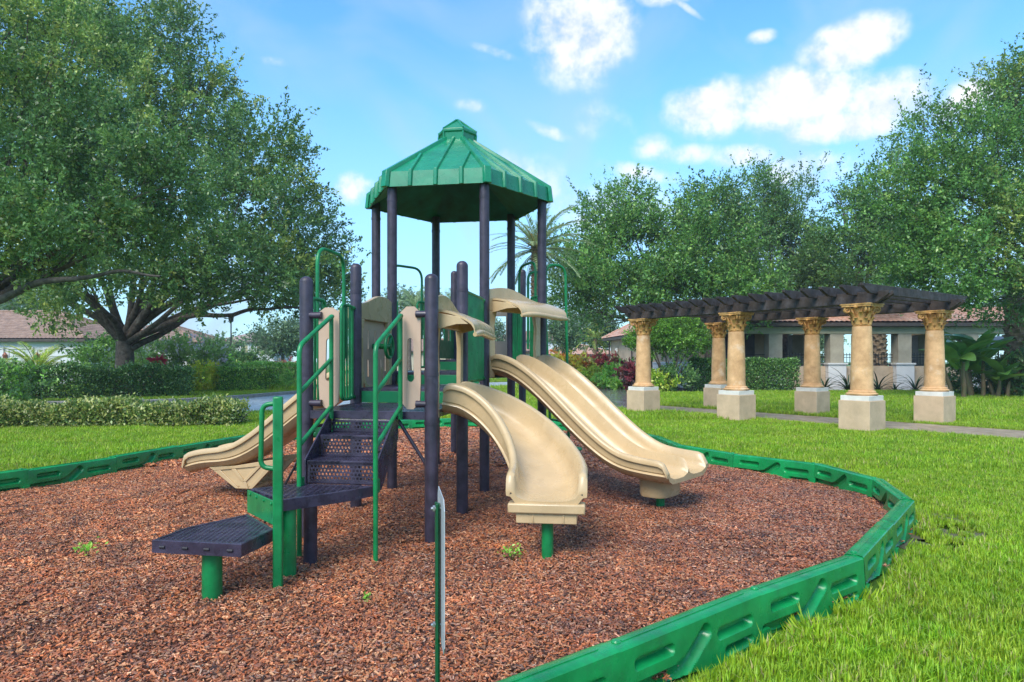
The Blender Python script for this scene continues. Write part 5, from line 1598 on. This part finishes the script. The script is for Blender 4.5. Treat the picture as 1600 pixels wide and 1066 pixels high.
BANANA = [mat('banana_leaf', (.14, .33, .07), .3, .25, 1.4, .1, 20, .5, transl=.3), mat('young_banana_leaf', (.24, .42, .07), .32, .2, 1.4, .1, 20, .5, transl=.35)]
PSTEM = mat('banana_stem', (.16, .09, .045), .7, .35, 6, .5, 20, col2=(.09, .10, .03))
for lab, x, d, hs, nl in (('banana plant with big paddle leaves touching the right rear column', 1500, 28.2, 1.9, 15), ('tall banana plant with an arching leaf before the umbrella', 1524, 29, 2.2, 17), ('low banana plant with broad leaves at the right', 1562, 28.6, .9, 14)):
    p = at(x, 600, d); base = Vector((p.x, p.y, GZ)); t = thing('banana_plant', lab, 'plant', base)
    for k in range(3):
        a = k * 2.1 + x; f0 = Vector((.25 * math.cos(a), .25 * math.sin(a), -.05)); f1 = f0 * 1.6 + Vector((random.uniform(-.25, .25), 0, hs * random.uniform(.75, 1.0)))
        b = MB(); limb(b, f0, f1, .10, .06, .02, 7, .03, 9); b.build('stem', PSTEM, t, 60)
    meshes = [paddle_leaf(1.75, .60, be, BANANA[i % 2]) for i, be in enumerate((.6, 1.0, 1.5))]
    for k in range(nl):
        az = k * 2.4 + x * .1; el_ = random.uniform(.35, 1.25); o = link('leaf', meshes[k % 3], t, 0, (random.uniform(-.25, .25), random.uniform(-.25, .25), hs * random.uniform(.55, 1.05)))
        o.rotation_euler = (random.uniform(-.4, .4), -el_, az); s = random.uniform(.75, 1.15); o.scale = (s, s, s)
        dv_ = Vector((math.cos(az) * math.cos(el_), math.sin(az) * math.cos(el_), math.sin(el_)))


def strap_plant(label, x, d, n, L, cols, h0=.05):
    p = at(x, 600, d); base = Vector((p.x, p.y, GZ)); t = thing('strap_plant', label, 'plant', base)
    m = mat('strap_leaf_dark', (.035, .085, .028), .35, .25, 2, .1, 20, .5, transl=.15)
    for k in range(n):
        az = k * 2.39996; e0 = .35 + 1.0 * (k / n); b = MB(); pts = []
        q = Vector((0, 0, h0)); e = e0
        h = Vector((math.cos(az), math.sin(az), 0)); sd = Vector((-h.y, h.x, 0)); LL_ = L * random.uniform(.75, 1.1)
        rows = []
        for i in range(8):
            w = .045 * (1 - (i / 7) ** 2 * .95); rows.append([q - sd * w, q + Vector((0, 0, -.012)), q + sd * w]); q = q + (h * math.cos(e) + Vector((0, 0, math.sin(e)))) * LL_ / 7; e -= .16
        b.sweep(rows, False, False); b.build('leaf', m, t, 60)


strap_plant('dark strap leaved plant in front of the middle loggia pillar', 1325, 35.8, 26, 1.7, None)
strap_plant('dark strap leaved plant left of the middle loggia pillar', 1288, 35.9, 20, 1.5, None)
strap_plant('dark strap leaved plant between two rear pergola columns', 1372, 35.8, 22, 1.5, None)
strap_plant('dark strap leaved plant left of the right rear column', 1430, 35.6, 20, 1.3, None)
strap_plant('small strap leaved plant at the foot of the low wall', 1398, 35.8, 12, .8, None)

# ---- weeds in the mulch
for lab, x, y, n, r_ in (('leafy green weed in the mulch near the curved slide leg', 800, 872, 60, .075), ('small green weed in the mulch on the left', 138, 866, 60, .07), ('tiny pale weed in the mulch at the bottom centre', 570, 940, 14, .03)):
    p = gp(x, y, 0); t = thing('weed', lab, 'weed', (p.x, p.y, 0)); b = MB()
    for k in range(7):
        a = k * .9; b.tube([(0, 0, -.02), (r_ * .5 * math.cos(a), r_ * .5 * math.sin(a), r_ * .6), (r_ * .9 * math.cos(a), r_ * .9 * math.sin(a), r_ * random.uniform(.5, 1.2))], .0015, 4)
    b.build('stems', STEM, t, 60)
    pp = rng.normal(size=(n, 3)) * np.array((.6, .6, .3)) * r_ + np.array((0, 0, r_ * .75)); pp[:, 2] = np.maximum(pp[:, 2], .012)
    V = leaves(pp, rng.normal(size=(n, 3)) + np.array((0, 0, .5)), .032, .016); tag(quads_mesh('foliage', V, LEAF, pick([(.13, .30, .03), (.2, .38, .05)], n), t), kind='stuff')
# ================================================================== PERGOLA
STUCCO = mat('tan_stucco', (.60, .435, .275), .85, .08, 3, .45, 120, .25, stain=(.46, .32, .19), stain_scale=1.6, stain_lo=.55, stain_hi=.8)
WHITE_BAND = mat('white_stucco_band', (.72, .68, .60), .75, .06, 5, .3, 90, .3)
SHAFT = mat('ochre_cast_stone', (.67, .41, .205), .7, .16, 4, .35, 45, .3, col2=(.48, .27, .12), stain=(.72, .56, .40), stain_scale=2.4, stain_lo=.56, stain_hi=.72)
CAPITAL = mat('ochre_capital', (.66, .37, .13), .7, .2, 8, .3, 50, .3, col2=(.42, .20, .055))
TIMBER = mat('dark_stained_timber', (.044, .034, .029), .65, .35, 5, .5, 45, .3, col2=(.024, .019, .017), rough_var=.15, stain=(.085, .075, .078), stain_scale=4)

pg = thing('pergola', 'dark timber pergola on six ochre columns with tan pedestals', 'pergola', (PG0.x, PG0.y, GZ), PGA)


def capital_mesh():
    b = MB(); z0 = 0.0
    b.lathe([(.135, 0), (.150, .012), (.150, .03), (.128, .04), (.130, .18), (.150, .26), (.185, .32)], seg=20)
    # two rows of curling leaves
    for row, (n, zb, h, r0, curl) in enumerate(((8, .03, .14, .140, .075), (8, .10, .17, .145, .10))):
        for k in range(n):
            a = 2 * math.pi * (k + .5 * row) / n; d = Vector((math.cos(a), math.sin(a), 0)); s = Vector((-d.y, d.x, 0)); rows = []
            for i in range(7):
                t = i / 6; w = .050 * (1 - .55 * t ** 2); out = r0 + .008 + curl * t ** 2.2; z = zb + h * (t if t < .75 else .75 + .25 * math.sin((t - .75) * math.pi * 2) * .9)
                if i == 6: z -= .025; out += .012
                c = d * out + Vector((0, 0, z)); rows.append([c - s * w, c + d * .016, c + s * w, c - d * .014])
            b.sweep(rows)
    # corner volutes and flowers in the middle of each side
    for k in range(4):
        a = math.pi / 4 + k * math.pi / 2; d = Vector((math.cos(a), math.sin(a), 0)); s = Vector((-d.y, d.x, 0))
        for sg_ in (-1, 1):
            pts = []
            for i in range(16):
                t = i / 15; an = t * 8.5; rr = .058 * (1 - t * .85); cc = d * (.235) + s * sg_ * .022 + Vector((0, 0, .285))
                pts.append(cc + d * math.sin(an) * rr + Vector((0, 0, math.cos(an) * rr)))
            pts = [d * .15 + s * sg_ * .055 + Vector((0, 0, .20)), d * .18 + s * sg_ * .05 + Vector((0, 0, .30))] + pts
            b.tube(pts, .018, 6)
        d2 = Vector((math.cos(a + math.pi / 4), math.sin(a + math.pi / 4), 0)); b.lathe([(.001, -.03), (.03, -.02), (.038, 0), (.03, .02), (.001, .03)], d2 * .195 + Vector((0, 0, .335)), 10)
    # abacus with hollowed sides
    prof = []
    for k in range(4):
        a = math.pi / 4 + k * math.pi / 2
        prof += [(.335 * math.cos(a - .09), .335 * math.sin(a - .09)), (.335 * math.cos(a + .09), .335 * math.sin(a + .09))]
        for j in (1, 2, 3): an = a + .09 + (math.pi / 2 - .18) * j / 4; rr = (.235, .215, .235)[j - 1]; prof.append((rr * math.cos(an), rr * math.sin(an)))
    b.prism(prof, .335, .365); b.prism([(x * 1.05, y * 1.05) for x, y in prof], .3655, .388)
    return b.mesh('capital', CAPITAL, 40)


CT = 2.79 - GZ                                              # top of the capitals above the lawn
ZP, ZB = .70, .81
me_ped = MB().box((0, 0, ZP / 2 - .05), (.70, .70, ZP + .1)).mesh('pedestal', STUCCO, 30)
me_band = MB().box((0, 0, (ZP + ZB) / 2 + .001), (.64, .64, ZB - ZP)).mesh('white_band', WHITE_BAND, 30)
me_ring = MB().lathe([(.305, ZB + .002), (.330, ZB + .02), (.330, ZB + .045), (.295, ZB + .06), (.280, ZB + .072), (.287, ZB + .086), (.275, ZB + .105), (.235, ZB + .115)], seg=28).mesh('base_ring', SHAFT, 60)
sh = [(.238, ZB + .115)]
zs_ = CT - .50
for k in range(1, 11): t = k / 10; sh.append((.236 - .036 * t + .006 * math.sin(t * math.pi), ZB + .115 + (zs_ - ZB - .115) * t))
me_shaft = MB().lathe(sh, seg=28).mesh('shaft', SHAFT, 60)
me_cap = capital_mesh()
for i in (-1, 0, 1):
    for j in (0, 1):
        col = link('column', None, pg, 0, (PG_SP * i, PG_W * j, 0))
        link('pedestal', me_ped, col, .008); link('white_band', me_band, col, .006); link('base_ring', me_ring, col); link('shaft', me_shaft, col); o = link('capital', me_cap, col, 0, (0, 0, CT - .50)); o.scale = (1.30, 1.30, 1.289)


def shaped_beam(L, h, w, over, notch=.10):
    """timber with its ends cut on the slant; along x, top at z = h"""
    pl = [(-L / 2, h), (L / 2, h), (L / 2, h * .72), (L / 2 - notch * 1.6, 0), (-L / 2 + notch * 1.6, 0), (-L / 2, h * .72)]
    return MB().prism(pl, -w / 2, w / 2, Matrix(((1, 0, 0, 0), (0, 0, -1, 0), (0, 1, 0, 0), (0, 0, 0, 1))))


BL_ = PG_SP * 2 + 1.30
me_b = shaped_beam(BL_, .25, .085, 0, .16).mesh('beam', TIMBER, 30)
for j in (0, 1):
    for s_ in (-.10, .10): link('beam', me_b, pg, .006, (0, PG_W * j + s_, CT + .002))
RL = PG_W + 1.55
me_r = shaped_beam(RL, .20, .075, 0, .20).mesh('rafter', TIMBER, 30)
nr = 17
for k in range(nr):
    o = link('rafter', me_r, pg, .006, (-BL_ / 2 + .25 + (BL_ - .5) * k / (nr - 1), PG_W / 2, CT + .19 + random.uniform(-.004, .004)), R(90) + random.uniform(-.004, .004))


# ================================================================== BUILDINGS
TILE_R = mat('red_clay_tile', (.48, .27, .19), .65, .25, 3.5, .2, 30, .3, col2=(.34, .17, .115), stain=(.56, .42, .34), stain_scale=1.3)
TILE_B = mat('brown_concrete_tile', (.33, .215, .16), .7, .18, 2.5, .2, 30, .3, stain=(.24, .15, .11), stain_scale=1.1)
WALL_TAN = mat('tan_wall_paint', (.55, .41, .28), .85, .06, 1.2, .3, 80, .25, stain=(.36, .27, .19), stain_scale=.8)
WALL_WHITE = mat('white_wall_paint', (.70, .68, .66), .85, .04, 1.2, .3, 80, .25)
WALL_OLIVE = mat('olive_beam_paint', (.36, .34, .23), .8, .08, 1.5, .2, 60, .25)
PILLAR = mat('grey_pillar_stucco', (.40, .35, .265), .85, .1, 2, .3, 60, .25)
DARKIN = mat('interior_shade', (.06, .055, .05), .8, .2, 2)
FASCIA = mat('dark_gutter', (.075, .055, .045), .5, .2, 4)
IRON = mat('black_iron', (.012, .012, .013), .5, .2, 9)
DOORW = mat('white_garage_door', (.66, .66, .68), .5, .04, 2)


def tile_roof(b, e0, e1, r1, r0, tw=.28, th=.36, amp=.05):
    """barrel tiles over the quad eave e0->e1, ridge r0->r1 (triangles where the ridge is short)"""
    e0, e1, r0, r1 = map(Vector, (e0, e1, r0, r1))
    W = (e1 - e0).length; H = ((r0 + r1) / 2 - (e0 + e1) / 2).length
    nc = max(2, int(W / tw)) * 4; nr_ = max(2, int(H / th)); nrm = (e1 - e0).cross(r0 - e0)
    if nrm.length < 1e-6: nrm = (e1 - e0).cross(r1 - e0)
    nrm.normalize(); nrm = nrm if nrm.z > 0 else -nrm
    vs = []; rows = []
    for j in range(nr_):
        for lift, t in ((1.0, j / nr_), (.25, (j + 1) / nr_ - .002)):
            rows.append((t, lift))
    ex = (e1 - e0).normalized()
    for t, lift in rows:
        a, c = e0.lerp(r0, t), e1.lerp(r1, t); wa, wc = (a - e0).dot(ex), (c - e0).dot(ex)
        for i in range(nc + 1):
            s = i / nc * W; s2 = min(max(s, wa), wc); u = (s2 - wa) / max(1e-6, wc - wa)
            p = a.lerp(c, u); ph = abs(math.sin(math.pi * s2 / tw))
            vs.append(p + nrm * (amp * ph + .035 * lift))
    n = nc + 1
    b.add(vs, [(j * n + i, j * n + i + 1, (j + 1) * n + i + 1, (j + 1) * n + i) for j in range(len(rows) - 1) for i in range(nc)])


def ridge_caps(b, a, c, r=.11, step=.36):
    a, c = Vector(a), Vector(c); L = (c - a).length; n = max(1, int(L / step)); d = (c - a) / n
    for k in range(n): b.tube([a + d * k, a + d * (k + 1.05)], [r * 1.1, r * .9], 8)


def hip_roof(parent, x0, x1, y0, y1, ze, zr, m, over=.5, name='roof'):
    """hip roof over a rectangle; ridge along the longer side"""
    X0, X1, Y0, Y1 = x0 - over, x1 + over, y0 - over, y1 + over
    w, d = X1 - X0, Y1 - Y0; k = min(w, d) / 2
    if w >= d: r0, r1 = (X0 + k, (Y0 + Y1) / 2, zr), (X1 - k, (Y0 + Y1) / 2, zr)
    else: r0, r1 = ((X0 + X1) / 2, Y0 + k, zr), ((X0 + X1) / 2, Y1 - k, zr)
    c = [(X0, Y0, ze), (X1, Y0, ze), (X1, Y1, ze), (X0, Y1, ze)]
    rf = link(name, None, parent)
    b = MB()
    if w >= d:
        tile_roof(b, c[0], c[1], r1, r0); tile_roof(b, c[1], c[2], r1, r1); tile_roof(b, c[2], c[3], r0, r1); tile_roof(b, c[3], c[0], r0, r0); hips = [(c[0], r0), (c[3], r0), (c[1], r1), (c[2], r1), (r0, r1)]
    else:
        tile_roof(b, c[0], c[1], r0, r0); tile_roof(b, c[1], c[2], r1, r0); tile_roof(b, c[2], c[3], r1, r1); tile_roof(b, c[3], c[0], r0, r1); hips = [(c[0], r0), (c[1], r0), (c[2], r1), (c[3], r1), (r0, r1)]
    tag(b.build('tiles', m, rf, 50), kind='stuff')
    hb = MB()
    for a, e in hips: ridge_caps(hb, Vector(a) + Vector((0, 0, .06)), Vector(e) + Vector((0, 0, .06)))
    hb.build('ridge_tiles', m, rf, 50)
    fb = MB(); fb.prism([(q[0], q[1]) for q in c], ze - .20, ze - .01)
    fb.build('gutter', FASCIA, rf, 30, .01)
    return rf


# ---- house with garages on the left
ZH = 48; s = ZH / FPX
xr = (129 - 800) * s; xl = xr - 14
hs = thing('garage_house', 'white house with brown tiled hip roof and pale garage doors at left', 'house', (xr, ZH, GZ))
W_ = lambda x: (x - 800) * s - xr                          # picture column -> house x
b = MB(); b.box((-7, 4.5, 1.48), (14, 9, 2.96)); b.build('wall', WALL_WHITE, hs, 30)
hip_roof(hs, -14, 0, 0, 9, 3.16, 5.35, TILE_B, .45)
for (x0, x1, zt) in ((72, 124, 2.42), (16, 50, 2.42), (-40, 4, 2.42)):
    a, c = W_(x0), W_(x1); dr = link('garage_door', None, hs, 0, ((a + c) / 2, -.02, 0))
    n_ = 5
    for k in range(n_): MB().box((0, -.03, zt * (k + .5) / n_), (c - a, .05, zt / n_ - .025)).build('door_panel', DOORW, dr, 30, .008)
    fr = MB(); fr.box((0, -.05, zt + .09), (c - a + .3, .10, .14)); fr.box((-(c - a) / 2 - .08, -.05, zt / 2), (.12, .10, zt)); fr.box(((c - a) / 2 + .08, -.05, zt / 2), (.12, .10, zt)); fr.build('door_frame', WALL_WHITE, dr, 30, .01)
for x in (19 - 8, 61, 131 - 3):
    l = link('wall_lantern', None, hs, 0, (W_(x), -.16, 1.95))
    MB().box((0, .10, .0), (.16, .12, .28)).build('bracket', IRON, l, 30); MB().lathe([(.05, -.22), (.13, -.16), (.16, .10), (.10, .16), (.02, .30)], (0, -.04, 0), 8).build('lantern', mat('copper_lantern', (.28, .10, .06), .4, .2, 9, metallic=.3), l, 30)
# second roof behind, right of the garage
h2 = thing('rear_house', 'brown tiled roof of the house showing behind the garage, left of the oak', 'house', (xr + 2.5, 60, GZ))
MB().box((-5, 4, 1.5), (10, 8, 3.0)).build('wall', WALL_WHITE, h2, 30)
hip_roof(h2, -10, 0, 0, 8, 3.2, 4.9, TILE_B, .4)

# ---- far pale house beyond the road
p = at(366, 600, 105); fh = thing('far_house', 'far pale two storey house with a pinkish roof beyond the road', 'house', (p.x, p.y, GZ))
MB().box((1.6, 4, 2.2), (9, 8, 4.4)).build('wall', mat('pale_far_wall', (.62, .60, .62), .85, .04, 1), fh, 30)
hip_roof(fh, -2.9, 6.1, 0, 8, 4.6, 6.0, mat('pinkish_tile', (.46, .33, .30), .7, .1, 2), .4)
for x, z in ((1.6, 3.5), (4.0, 3.5), (-.8, 3.5), (1.6, 1.3)):
    w = link('window', None, fh, 0, (x, -.04, z)); MB().box((0, .02, 0), (1.0, .05, 1.3)).build('pane', mat('far_window_glass', (.45, .38, .22), .2), w, 30)
    f = MB(); f.box((0, -.02, .70), (1.3, .08, .12)); f.box((0, -.02, -.70), (1.3, .08, .12)); f.box((-.58, -.02, 0), (.14, .08, 1.27)); f.box((.58, -.02, 0), (.14, .08, 1.27)); f.build('frame', WALL_WHITE, w, 30)
p = at(905, 600, 90); f2 = thing('far_bungalow', 'far tan bungalow with a low red roof beyond the double slide', 'house', (p.x, p.y, GZ))
MB().box((0, 4, 1.2), (10, 8, 2.4)).build('wall', mat('peach_wall', (.55, .36, .22), .85, .05, 1), f2, 30)
hip_roof(f2, -5, 5, 0, 8, 2.5, 3.8, TILE_R, .4)
p = at(880, 600, 120); f3 = thing('far_white_house', 'far white house glimpsed through the trunks beyond the double slide', 'house', (p.x, p.y, GZ))
MB().box((0, 5, 2.6), (26, 10, 5.2)).build('wall', mat('white_far_wall', (.66, .67, .70), .85, .05, .6), f3, 30)
hip_roof(f3, -13, 13, 0, 10, 5.3, 7.0, TILE_B, .4)
# garden wall and house glimpsed through the play structure
p = at(690, 600, 100); f4 = thing('far_cream_house', 'far cream house glimpsed through the play structure', 'house', (p.x, p.y, GZ))
MB().box((0, 5, 1.5), (30, 10, 3.0)).build('wall', mat('cream_far_wall', (.55, .47, .36), .85, .05, .6), f4, 30)
hip_roof(f4, -15, 15, 0, 10, 3.1, 5.0, TILE_B, .5)

# ---- clubhouse: tan wing and open loggia
A0, A1 = Vector((8.5, 59, 0)), Vector((10.35, 40, 0))
wing = thing('clubhouse_wing', 'tan wing of the clubhouse with white base and red tiled hip roof', 'building', (A1.x, A1.y, GZ), math.atan2((A0 - A1).y, (A0 - A1).x) - R(90))
Lw = (A0 - A1).length
b = MB(); b.box((2.4, Lw / 2, 1.75), (4.8, Lw, 3.5)); b.build('wall', WALL_TAN, wing, 30)
b = MB(); b.box((-.03, Lw / 2, .74), (.06, Lw + .06, 1.48)); b.box((-.05, Lw / 2, 1.50), (.10, Lw + .1, .10)); b.box((1.2, -.03, .74), (2.5, .06, 1.48)); b.build('white_base', WALL_WHITE, wing, 30, .006)
hip_roof(wing, 0, 4.8, 0, Lw, 3.55, 5.3, TILE_R, .6)
b = MB(); b.tube([(-.16, Lw - .15, 3.3), (-.16, Lw - .15, 0)], .07, 8); b.tube([(-.16, Lw * .62, 3.3), (-.16, Lw * .62, 0)], .06, 8); b.build('downpipe', FASCIA, wing, 40)
for k in range(2):
    w = link('window', None, wing, 0, (.55 + k * .75, -.02, 2.35)); MB().box((0, 0, 0), (.34, .05, 1.5)).build('pane', mat('window_glass', (.10, .11, .11), .08, .1, 2), w, 30)
    f = MB(); f.box((0, -.02, .80), (.56, .09, .10)); f.box((0, -.02, -.80), (.56, .09, .10)); f.box((-.23, -.02, 0), (.11, .09, 1.499)); f.box((.23, -.02, 0), (.11, .09, 1.499)); f.build('frame', WALL_WHITE, w, 30)
l = link('wall_lamp', None, wing, 0, (-.14, Lw * .86, 2.5)); MB().lathe([(.05, -.15), (.16, -.1), (.16, .1), (.06, .2)], seg=10).build('lamp', mat('white_lamp', (.7, .68, .6), .3), l, 30)

Zl = 38.0; lx = lambda x: (x - 800) / FPX * Zl
lg = thing('clubhouse_loggia', 'open loggia of the clubhouse with square pillars, low wall and red tiles', 'building', (lx(1090), Zl, GZ))
X = lambda x: lx(x) - lx(1090)
Lg = X(1600) + 2
pil = [1100, 1208, 1303, 1408, 1512, 1600]
for x in pil:
    c = link('pillar', None, lg, 0, (X(x), 0, 0))
    MB().box((0, 0, 2.30), (.74, .74, 1.60)).build('shaft', PILLAR, c, 30, .01)
    MB().box((0, -.03, .70), (.98, .80, 1.42)).build('pilaster', WALL_WHITE, c, 30, .01); MB().box((0, -.03, 1.45), (1.10, .92, .09)).build('pilaster_cap', WALL_WHITE, c, 30, .01)
for a, c in zip(pil, pil[1:]):
    x0, x1 = X(a) + .5, X(c) - .5
    MB().box(((x0 + x1) / 2, .06, .66), (x1 - x0 - .004, .3, 1.32)).build('low_wall', WALL_TAN, lg, 30, .01)
    rl = link('railing', None, lg)
    b = MB(); b.box(((x0 + x1) / 2, .06, 1.95), (x1 - x0 + .1, .04, .04)); b.box(((x0 + x1) / 2, .06, 1.42), (x1 - x0 + .1, .04, .04)); b.box(((x0 + x1) / 2, .06, 1.80), (x1 - x0 + .1, .04, .03)); b.build('rail', IRON, rl, 30)
    if a >= 1208:
        n_ = int((x1 - x0) / .16); pk = MB().box((0, 0, 0), (.022, .022, .68)).mesh('picket', IRON, 30)
        for k in range(n_): link('picket', pk, rl, 0, (x0 + (x1 - x0) * (k + .5) / n_, .06, 1.72))
MB().box((Lg / 2 - .6, 0, 3.29), (Lg + 1.2, .80, .38)).build('beam', WALL_OLIVE, lg, 30, .01)
MB().box((X(1150), 2.2, 1.6), (X(1205) - X(1100) - .2, .3, 3.2)).build('rear_wall', DARKIN, lg, 30)  # near-black sheet: its colour stands for the shade inside the loggia
for x in (1180, 1290, 1400, 1506):
    MB().box((X(x), 4.0, 1.6), (.7, .7, 3.2)).build('rear_pillar', PILLAR, lg, 30, .01)
MB().box((Lg / 2, 4.0, .55), (Lg, .28, 1.1)).build('rear_wall', WALL_TAN, lg, 30)
rf = link('roof', None, lg)
b = MB(); tile_roof(b, (-1.2, -.75, 3.72), (Lg + .6, -.75, 3.72), (Lg + .6, 2.2, 4.75), (-1.2, 2.2, 4.75)); tile_roof(b, (Lg + .6, 5.2, 3.72), (-1.2, 5.2, 3.72), (-1.2, 2.2, 4.75), (Lg + .6, 2.2, 4.75)); tag(b.build('tiles', TILE_R, rf, 50), kind='stuff')
b = MB(); b.box((Lg / 2 - .3, -.68, 3.60), (Lg + 1.8, .10, .19)); b.box((Lg / 2 - .3, 2.2, 3.60), (Lg + 1.8, 5.6, .10)); b.build('soffit', FASCIA, rf, 30)

# ---- grey patio umbrella behind the plants
p = at(1560, 600, 33); um = thing('patio_umbrella', 'grey patio umbrella behind the banana plants at the right', 'umbrella', (p.x, p.y, GZ))
MB().lathe([(.03, -.05), (.03, 2.75)], seg=10).build('pole', IRON, um, 40)
cm = MB(); rows = []
for r_, z in ((1.75, 2.12), (1.74, 2.20), (1.2, 2.46), (.6, 2.66), (.03, 2.80)):
    rows.append([Vector((r_ * math.cos(math.pi * 2 * k / 8) * (1 if k % 1 == 0 else .97), r_ * math.sin(math.pi * 2 * k / 8), z)) for k in range(8)])
cm.sweep(rows, True, False); o = cm.build('canopy', mat('grey_canvas', (.30, .28, .28), .8, .08, 3), um, 15)
so = o.modifiers.new('thickness', 'SOLIDIFY'); so.thickness = .012
for k in range(8): a = math.pi * 2 * k / 8; MB().tube([(0, 0, 2.70), (1.70 * math.cos(a), 1.70 * math.sin(a), 2.10)], .012, 6).build('rib', STEEL, um, 40)

# ---- lamp post across the road, and the wire seen past the wing
p = at(361, 600, 60); lp_ = thing('lamp_post', 'thin dark lamp post across the road', 'lamp post', (p.x, p.y, GZ))
MB().lathe([(.12, 0), (.12, .4), (.07, .5), (.055, 5.0)], seg=10).build('pole', IRON, lp_, 40)
MB().lathe([(.06, 5.0), (.2, 5.1), (.24, 5.5), (.28, 5.55), (.05, 5.8)], seg=10).build('lantern', IRON, lp_, 40)
# ================================================================== rainy air over the whole place
hz = MB().box((0, 120, 9.5), (420, 300, 21.5)).build('haze', None, None, 0)
hm = bpy.data.materials.new('rain_haze'); hm.use_nodes = True
hm.node_tree.nodes.clear()
_o = hm.node_tree.nodes.new('ShaderNodeOutputMaterial'); _v = hm.node_tree.nodes.new('ShaderNodeVolumePrincipled')
_v.inputs['Color'].default_value = (.86, .92, 1.0, 1); _v.inputs['Density'].default_value = .0007; _v.inputs['Anisotropy'].default_value = .2
hm.node_tree.links.new(_v.outputs[0], _o.inputs['Volume'])
hz.data.materials.append(hm)
tag(hz, 'thin pale rain haze in the air', 'haze', kind='stuff')
